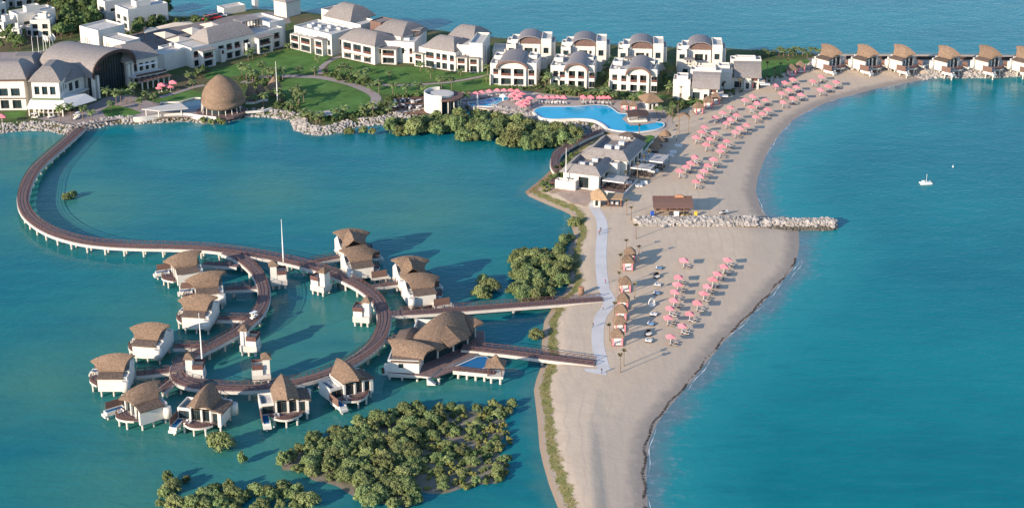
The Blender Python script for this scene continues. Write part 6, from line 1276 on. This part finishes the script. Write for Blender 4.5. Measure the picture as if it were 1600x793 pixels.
# furniture on the dining terrace
for i in range(16):
    u = 617+(i%8)*6.2+random.uniform(-1.5,1.5); v = 159+(i//8)*9+random.uniform(-2,2); q = G(u, v, GZ); t = thing('dining_set', 'dark dining table with chairs on the terrace left of the round cafe', 'table', (q.x,q.y,GZ), random.uniform(0,1.5), 'tables on the dining terrace')
    MB().lathe([(.08,0),(.08,.7)],6).build('pedestal', 'dark_metal', t); MB().lathe([(.8,.7),(.8,.76)],10).build('table_top', ['white_fabric','dark_wicker'][i%2], t)
    for a_ in (0.3,1.9,3.4,5.0): MB().box(1.25*math.cos(a_)-.3,1.25*math.cos(a_)+.3,1.25*math.sin(a_)-.3,1.25*math.sin(a_)+.3,.02,.8).build('chair', ['dark_wicker','white_fabric'][(i+int(a_))%3 == 0], t)
# kiosks and boat house
t, w_ = site('beach_kiosk', 'ochre kiosk with pyramid roof at the head of the sand path', (928,323), (938,323)); mass(t, 0, w_, 0, 4, 0, 2.7, [(.4,1.4,.3,2.2,.3)], [(.5,3.5,.3,2.3,.5)], par=0, m_='plaster_warm'); hip(t, 0, w_+1.2, -.4, 4.4, 2.7, 2.6, .06, .06, 1.0, 'straw')
t, w_ = site('shade_deck', 'straw roofed shade deck beside the ochre kiosk', (950,321), (970,322)); MB().box(-.6,w_+.4,-.8,4.2,.02,.2).build('deck', 'deck_timber', t); mb = MB(); mb.sheet([[(-.5,-.6,2.6),(-.5,4.6,2.9)],[(w_+.5,-.6,2.6),(w_+.5,4.6,2.9)]], .2); mb.build('roof', 'straw', t)
for x_ in (0,w_):
    for y_ in (0,4): MB().box(x_-.08,x_+.08,y_-.08,y_+.08,.21,2.4).build('post', 'terracotta', t)
MB().box(.6,1.6,1,2,.21,1.0).build('table', 'plant_metal', t); MB().box(2.4,3.3,.8,1.6,.21,1.0).build('table', 'plant_metal', t)
t, w_ = site('boat_house', 'long brown timber-roofed water sports shed behind the groyne', (1024,335.5), (1079,335.5)); mb = MB(); mb.sheet([[(-.8,-.9,2.7),(-.8,1.6,3.7),(-.8,4.2,4.4)],[(w_+.8,-.9,2.7),(w_+.8,1.6,3.7),(w_+.8,4.2,4.4)]], .25); mb.build('roof', 'screen_timber', t); MB().box(-.7,w_+.7,4.3,4.5,3.9,4.9).build('ridge_board', 'rail_timber', t); MB().box(0,w_,3.9,4.1,0,3.9).build('back_wall', 'screen_timber', t)
for i in range(6): MB().box(i*w_/5-.08,i*w_/5+.08,-.6,-.44,0,2.5).build('post', 'bark', t)
MB().rings([[(6.4,3.6,4.6),(9.6,3.6,4.6),(9.6,5.2,4.6),(6.4,5.2,4.6)],[(7.2,4.0,5.3),(8.8,4.0,5.3),(8.8,4.8,5.3),(7.2,4.8,5.3)]]).build('roof_sign', 'terracotta', t)
def crate(u, v, label, mm, a, b_, c_, cat='box'):
    q = G(u, v, GZ); t_ = thing('storage_box', label, cat, (q.x,q.y,GZ), random.uniform(-.2,.2)); MB().box(-a/2,a/2,-b_/2,b_/2,0,c_*.85).build('body', mm, t_); MB().box(-a/2-.05,a/2+.05,-b_/2-.05,b_/2+.05,c_*.855,c_).build('lid', mm, t_)
crate(1019,337,'dark blue locker at the left end of the boat shed','blue_paint',1.0,.8,1.6); crate(1048,336.5,'dark green gear bin under the boat shed','dark_metal',1.2,1,1.2); crate(1057,336.5,'white gear chest under the boat shed','white_metal',1.6,1,1.5); crate(1087,336.5,'yellow gear chest right of the boat shed','yellow_paint',.9,.8,1.4)
def craft(name, label, u, v, z_, rz, L_, mm, cat, tr=None):
    q = G(u, v, z_); t_ = thing(name, label, cat, (q.x,q.y,z_), rz); R = []
    for i in range(9):
        f_ = i/8; wd = .5*L_*.32*math.sin(PI*min(1,.28+.62*(1-f_))) if f_ < 1 else .02; up = .12*L_*f_*f_*.6; R.append([(L_*(f_-.5),-wd,.18*L_*.6+up),(L_*(f_-.5),-wd*.55,0+up*.4),(L_*(f_-.5),wd*.55,0+up*.4),(L_*(f_-.5),wd,.18*L_*.6+up)])
    MB().rings(R).build('hull', mm, t_); MB().box(-L_*.2,L_*.05,-.35,.35,L_*.11,L_*.24).build('seat', 'dark_metal', t_)
    MB().tube((L_*.12,0,L_*.10),(L_*.05,0,L_*.36),.05,.05,6).build('steering_column', 'dark_metal', t_)
    if tr: MB().box(-L_*.35,L_*.2,-.5,.5,-.35,-.02).build('trailer', 'dark_metal', t_)
    return t_
craft('jet_ski','yellow and black jet ski under the boat shed',1066,336,GZ+.1,-1.2,2.6,'yellow_paint','jet ski'); craft('jet_ski','second yellow jet ski at the right end of the boat shed',1074,336,GZ+.1,-1.3,2.6,'yellow_paint','jet ski'); craft('jet_ski','white beach craft on a trolley above the groyne',1131,332,GZ+.4,.5,3.2,'white_metal','jet ski',True)
# small catamaran out at sea
q = G(1446,287); t = thing('catamaran', 'small white catamaran alone on the blue sea', 'boat', (q.x,q.y,.0), .1); t.scale = (.85,.85,.85)
for y_ in (-.9,.9):
    R = [[(x_,y_-w__,.55+u_),(x_,y_-w__*.6,-.25),(x_,y_+w__*.6,-.25),(x_,y_+w__,.55+u_)] for x_,w__,u_ in ((-2.3,.28,0),(-1,.34,0),(.8,.32,.05),(1.9,.18,.15),(2.5,.03,.25))]; MB().rings(R).build('hull', 'white_metal', t)
MB().box(-1.6,1.2,-.85,.85,.56,.72).build('bridge_deck', 'white_fabric', t); MB().tube((.3,0,.72),(.3,0,4.2),.07,.05,6).build('mast', 'white_metal', t); MB().tube((.3,0,1.3),(-1.8,0,1.4),.08,.07,6).build('boom', 'white_fabric', t); MB().box(-1.4,-.6,-.5,.5,.725,1.3).build('cabin', 'white_metal', t)
q = G(1489,261); t = thing('buoy', 'tiny pale buoy on the sea beyond the catamaran', 'buoy', (q.x,q.y,0)); t.scale = (.6,.6,.6); MB().lathe([(.1,-.3),(.45,0),(.45,.35),(.12,.7),(.05,1.2)],10).build('float', 'white_metal', t); MB().lathe([(.08,1.2),(.08,1.5)],6).build('top_mark', 'white_metal', t)
# arch gate at the beach entrance
q = G(1068,207,GZ); t = thing('beach_arch', 'tall wooden arch gate at the beach entrance by the pool', 'gate', (q.x,q.y,GZ), -.1); R = []
for x_ in (-1.7,1.7):
    for y_ in (-1,1): MB().tube((x_,y_,0),(x_,y_,5.6),.12,.12,6).build('post', 'bark', t)
R = [[(-1.9*math.cos(a_)*1.1,-1.2,5.5+2.0*math.sin(a_)),(-1.9*math.cos(a_)*.85,-1.2,5.4+1.6*math.sin(a_)),(-1.9*math.cos(a_)*.85,1.2,5.4+1.6*math.sin(a_)),(-1.9*math.cos(a_)*1.1,1.2,5.5+2.0*math.sin(a_))] for a_ in [PI*i/10 for i in range(11)]]; MB().rings(R).build('arch', 'thatch_warm', t)
# ochre drum on the sand by the long footbridge
q = G(908,459,GZ); t = thing('water_tank', 'ochre timber drum standing on sand at the landing of the long bridge', 'tank', (q.x,q.y,GZ)); MB().lathe([(.85,0),(.85,2.0)],16).build('drum', 'thatch_warm', t); MB().lathe([(.92,2.0),(.92,2.15)],16).build('rim', 'terracotta', t); MB().lathe([(.88,.9),(.88,1.0)],16).build('hoop', 'terracotta', t)
# golf buggies and cars
def buggy(label, p, rz, mm='white_metal'):
    t_ = thing('golf_buggy', label, 'buggy', p, rz); b_ = MB(); b_.box(-1.2,1.2,-.6,.6,.3,.62); b_.box(.7,1.2,-.58,.58,.625,.95); b_.build('body', mm, t_)
    MB().box(-.5,.1,-.55,.55,.625,.85).box(-.6,-.45,-.55,.55,.855,1.3).build('seat', 'beige_canvas', t_); MB().box(-1.2,1.0,-.62,.62,1.85,1.95).build('canopy', mm, t_)
    for x_ in (-1.1,.9):
        for y_ in (-.56,.56): MB().tube((x_,y_,.6),(x_*.95,y_,1.85),.03,.03,5).build('canopy_post', 'dark_metal', t_)
    for x_ in (-.8,.8):
        for y_ in (-.6,.6): MB().tube((x_,y_-.08,.26),(x_,y_+.08,.26),.26,.26,10).build('wheel', 'tyre', t_)
q = G(397,497,3.1); buggy('white golf buggy on the inner boardwalk arc', (q.x,q.y,3.08), math.radians(55))
for i, (u, v) in enumerate([(54,185),(80,184),(120,186),(122,183)]): q = G(u, v, GZ); buggy(ordw(i)+' white golf buggy from the left before the corner wing canopy', (q.x,q.y,GZ+.01), .2+i*.4)
def car(label, u, v, rz, mm, L_=4.6, h=1.5):
    q = G(u, v, GZ); t_ = thing('parked_car', label, 'car', (q.x,q.y,GZ+.02), rz); R = []
    for x_, z_, w__ in ((-L_/2,.75,.78),(-L_/2+.15,.95,.86),(-.4*L_+.3,1.0,.88),(.18*L_,.98,.88),(L_/2-.3,.82,.84),(L_/2,.6,.7)): R.append([(x_,-w__,.32),(x_,w__,.32),(x_,w__,z_),(x_,-w__,z_)])
    MB().rings(R).build('body', mm, t_); R = [[(x_,-w__,.96),(x_,w__,.96),(x_,w__*.85,z_),(x_,-w__*.85,z_)] for x_, z_, w__ in ((-.38*L_,1.0,.8),(-.28*L_,h,.8),(.05*L_,h,.8),(.2*L_,1.0,.8))]; MB().rings(R).build('cabin', 'glass', t_)
    MB().box(-.27*L_,.04*L_,-.64,.64,h+.003,h+.05).build('car_roof', mm, t_)
    for x_ in (-.3*L_,.3*L_):
        for y_ in (-.82,.82): MB().tube((x_,y_-.1,.33),(x_,y_+.1,.33),.33,.33,12).build('wheel', 'tyre', t_)
for i, (u, v, mm) in enumerate([(331,30,'red_paint'),(338,28.5,'red_paint'),(346,26,'white_metal'),(325,31.5,'red_paint')]): car(['red car second from left at the far edge of the parking deck','red car beside the white car at the parking deck','white car at the far edge of the parking deck','leftmost red car at the far edge of the parking deck'][i], u, v, .35, mm, 5.2, 2.0)
# flags
FL = [(52,86),(61,85),(69,82.5),(73,83.5),(79,82),(84,81)]
for i, (u, v) in enumerate(FL):
    q = G(u, v, GZ); t = thing('flagpole', ordw(i)+' white flagpole from the left in the forecourt row', 'flagpole', (q.x,q.y,GZ), 0, 'flagpoles in the forecourt'); MB().tube((0,0,0),(0,0,8.2),.12,.07,8).build('pole', 'white_metal', t); MB().box(-.5,.5,-.5,.5,0,.5).build('footing', 'plaster', t)
    if i > 1: MB().sheet([[(.08,0,8.0),(.5,.1,7.7),(1.0,-.05,6.9),(1.3,.1,6.0)],[(.08,0,6.2),(.3,.1,5.9),(.6,-.05,5.2),(.8,.1,4.6)]], .03).build('flag', 'white_fabric', t)
low_wall('low pale kerb wall of the flagpole forecourt', [(46,90),(60,90.5),(75,88),(92,84)], .8, 1.2)
low_wall('added dark strip standing in for the shade behind the beach villas', [(1322,92),(1380,92.5),(1450,93),(1520,93.5),(1600,94),(1680,95)], 1.3, .3, GZ, 'dark_timber')  # added strip, its dark colour stands in for the shaded band
ribbon('villa_lane', [(1262,93),(1320,90),(1400,90),(1500,90.5),(1600,91),(1700,92)], 4.0, 'asphalt', GZ+.02)
# foam streaks and weed line along the open beach
bc = catmull([G(u, v) for u, v, kk in COAST if kk == 'b'], .8); mbf, mbw = MB(), MB()
def streak(mb, off, on, wid, z_, jit):
    i = 5; ln = offset_line(bc, off)
    while i < len(bc)-40:
        n_ = random.randint(6, 34)
        if random.random() < on:
            q = [ln[min(len(ln)-1, i+k_)] for k_ in range(n_)]; ph = random.uniform(0,6)
            q = offset_line(q, random.uniform(-jit,jit)); A1 = offset_line(q, wid)
            V = []
            for k_ in range(n_): w__ = math.sin(PI*k_/(n_-1))*(.6+.4*math.sin(k_*.9+ph))*wid+.01; o_ = offset_line(q, .25*math.sin(k_*.35+ph)); a_ = o_[k_]; t_ = (q[min(n_-1,k_+1)]-q[max(0,k_-1)]).normalized(); nn = Vector((-t_.y,t_.x,0)); V += [(a_.x-nn.x*w__/2,a_.y-nn.y*w__/2,z_+.004*(k_%2)),(a_.x+nn.x*w__/2,a_.y+nn.y*w__/2,z_+.004*(k_%2))]
            mb.add(V, [(2*k_,2*k_+1,2*k_+3,2*k_+2) for k_ in range(n_-1)])
        i += n_+random.randint(2, 14)
sg_ = 1 if sdf([tuple(offset_line(bc, 3)[len(bc)//2])[:2]])[0][0] < 0 else -1
streak(mbf, sg_*.5, .75, .20, .03, .25); streak(mbf, sg_*1.5, .22, .14, .03, .4)
tag(mbf.build('foam', 'foam'), 'broken white foam lines along the curved beach', 'foam', kind='stuff')
for q in offset_line(bc, -sg_*.7)[len(bc)*52//100:]:
    for _ in range(7 if math.sin(q.x*.21)+math.sin(q.y*.37+q.x*.11) > -.7 else 1):
        x_, y_ = q.x+random.gauss(0,.16)+.3*math.sin(q.y*.5), q.y+random.gauss(0,.16); h_ = hz(x_, y_) if False else .08
        rock(mbw, (x_, y_, h_), random.uniform(.08,.24))
mat('weed', (.045,.04,.035), .9, .3, 1, 0, None, .2)
tag(mbw.build('weed_line', 'weed'), 'dark ragged weed line along the south beach water edge', 'seaweed', kind='stuff')
# people: one continuous skinned body each, clothes as colour bands of the body
def person_mat(name, top, bottom):
    m = bpy.data.materials.new(name); n_, l_, b_ = nodes_of(m); tc_ = n_.new('ShaderNodeTexCoord'); sx = n_.new('ShaderNodeSeparateXYZ'); l_.new(tc_.outputs['Object'], sx.inputs[0]); cr = n_.new('ShaderNodeValToRGB'); cr.color_ramp.interpolation = 'CONSTANT'
    mr = n_.new('ShaderNodeMath'); mr.operation = 'DIVIDE'; mr.inputs[1].default_value = 1.8; l_.new(sx.outputs[2], mr.inputs[0]); l_.new(mr.outputs[0], cr.inputs[0]); e = cr.color_ramp.elements
    e[0].color = (.05,.04,.04,1); e[0].position = 0; e[1].position = .04; e[1].color = (*bottom,1)
    for p_, c_ in ((.52,top),(.82,(.36,.22,.15)),(.93,(.02,.015,.012))): k_ = e.new(p_); k_.color = (*c_,1)
    l_.new(cr.outputs[0], b_.inputs['Base Color']); b_.inputs['Roughness'].default_value = .8; M[name] = m
PJ = [(0,0,.92,.15,.11),(0,0,1.15,.15,.10),(0,0,1.38,.17,.10),(0,0,1.50,.06,.06),(.01,0,1.60,.085,.10),(.01,0,1.72,.07,.085),
         (0,.10,.86,.09,.09),(.16,.10,.47,.06,.06),(.10,.10,.08,.045,.045),(.24,.10,.04,.04,.03),(0,-.10,.86,.09,.09),(-.08,-.10,.47,.06,.06),(-.26,-.10,.10,.045,.045),(-.14,-.10,.04,.04,.03),
         (0,.21,1.38,.055,.055),(-.06,.27,1.10,.042,.042),(.06,.28,.86,.034,.034),(.08,.28,.78,.03,.03),(0,-.21,1.38,.055,.055),(.06,-.27,1.10,.042,.042),(.18,-.27,.88,.034,.034),(.21,-.27,.80,.03,.03)]
PE = [(0,1),(1,2),(2,3),(3,4),(4,5),(0,6),(6,7),(7,8),(8,9),(0,10),(10,11),(11,12),(12,13),(2,14),(14,15),(15,16),(16,17),(2,18),(18,19),(19,20),(20,21)]
PPL = [('person in dark clothes walking on the grey path below the kiosk',938.5,362,1.4,(.05,.05,.06),(.04,.05,.09)),('person walking behind another on the grey path below the kiosk',936.5,367,1.5,(.25,.06,.06),(.05,.05,.06)),('person in red standing beside the grey path above the long bridge',946,443,-.4,(.45,.05,.05),(.06,.06,.08)),('person standing on the path at the long bridge landing',942,484,.9,(.30,.30,.33),(.10,.05,.06)),('person in dark clothes left of the path between the bridges',926.5,511,.2,(.09,.05,.05),(.04,.04,.05)),('person at the lower end of the grey path',940,583,.6,(.06,.06,.07),(.05,.06,.09))]
import bmesh
def skin_person(label, u, v, rz, top, bottom):
    q = G(u, v, GZ+.03); nm = 'clothes_%d' % len(M); person_mat(nm, top, bottom)
    bm = bmesh.new(); lay = bm.verts.layers.skin.verify(); vs_ = []
    for i, j in enumerate(PJ):
        vt = bm.verts.new(j[:3]); vt[lay].radius = (j[3], j[4]); vt[lay].use_root = (i == 0); vs_.append(vt)
    for a, b_ in PE: bm.edges.new((vs_[a], vs_[b_]))
    me = bpy.data.meshes.new('person'); bm.to_mesh(me); bm.free(); me.materials.append(M[nm])
    o = bpy.data.objects.new('person', me); C.objects.link(o); o.modifiers.new('skin', 'SKIN'); s2 = o.modifiers.new('smooth', 'SUBSURF'); s2.levels = 1; s2.render_levels = 1
    o.location = (q.x, q.y, GZ+.03); o.rotation_euler = (0, 0, rz); tag(o, label, 'person')
for a in PPL: skin_person(*a)
# unused prototypes never shown are removed
for o in [o for o in bpy.data.objects if o.parent is None and o.get('label') == 'x']:
    for ch in list(o.children_recursive): bpy.data.objects.remove(ch)
    bpy.data.objects.remove(o)
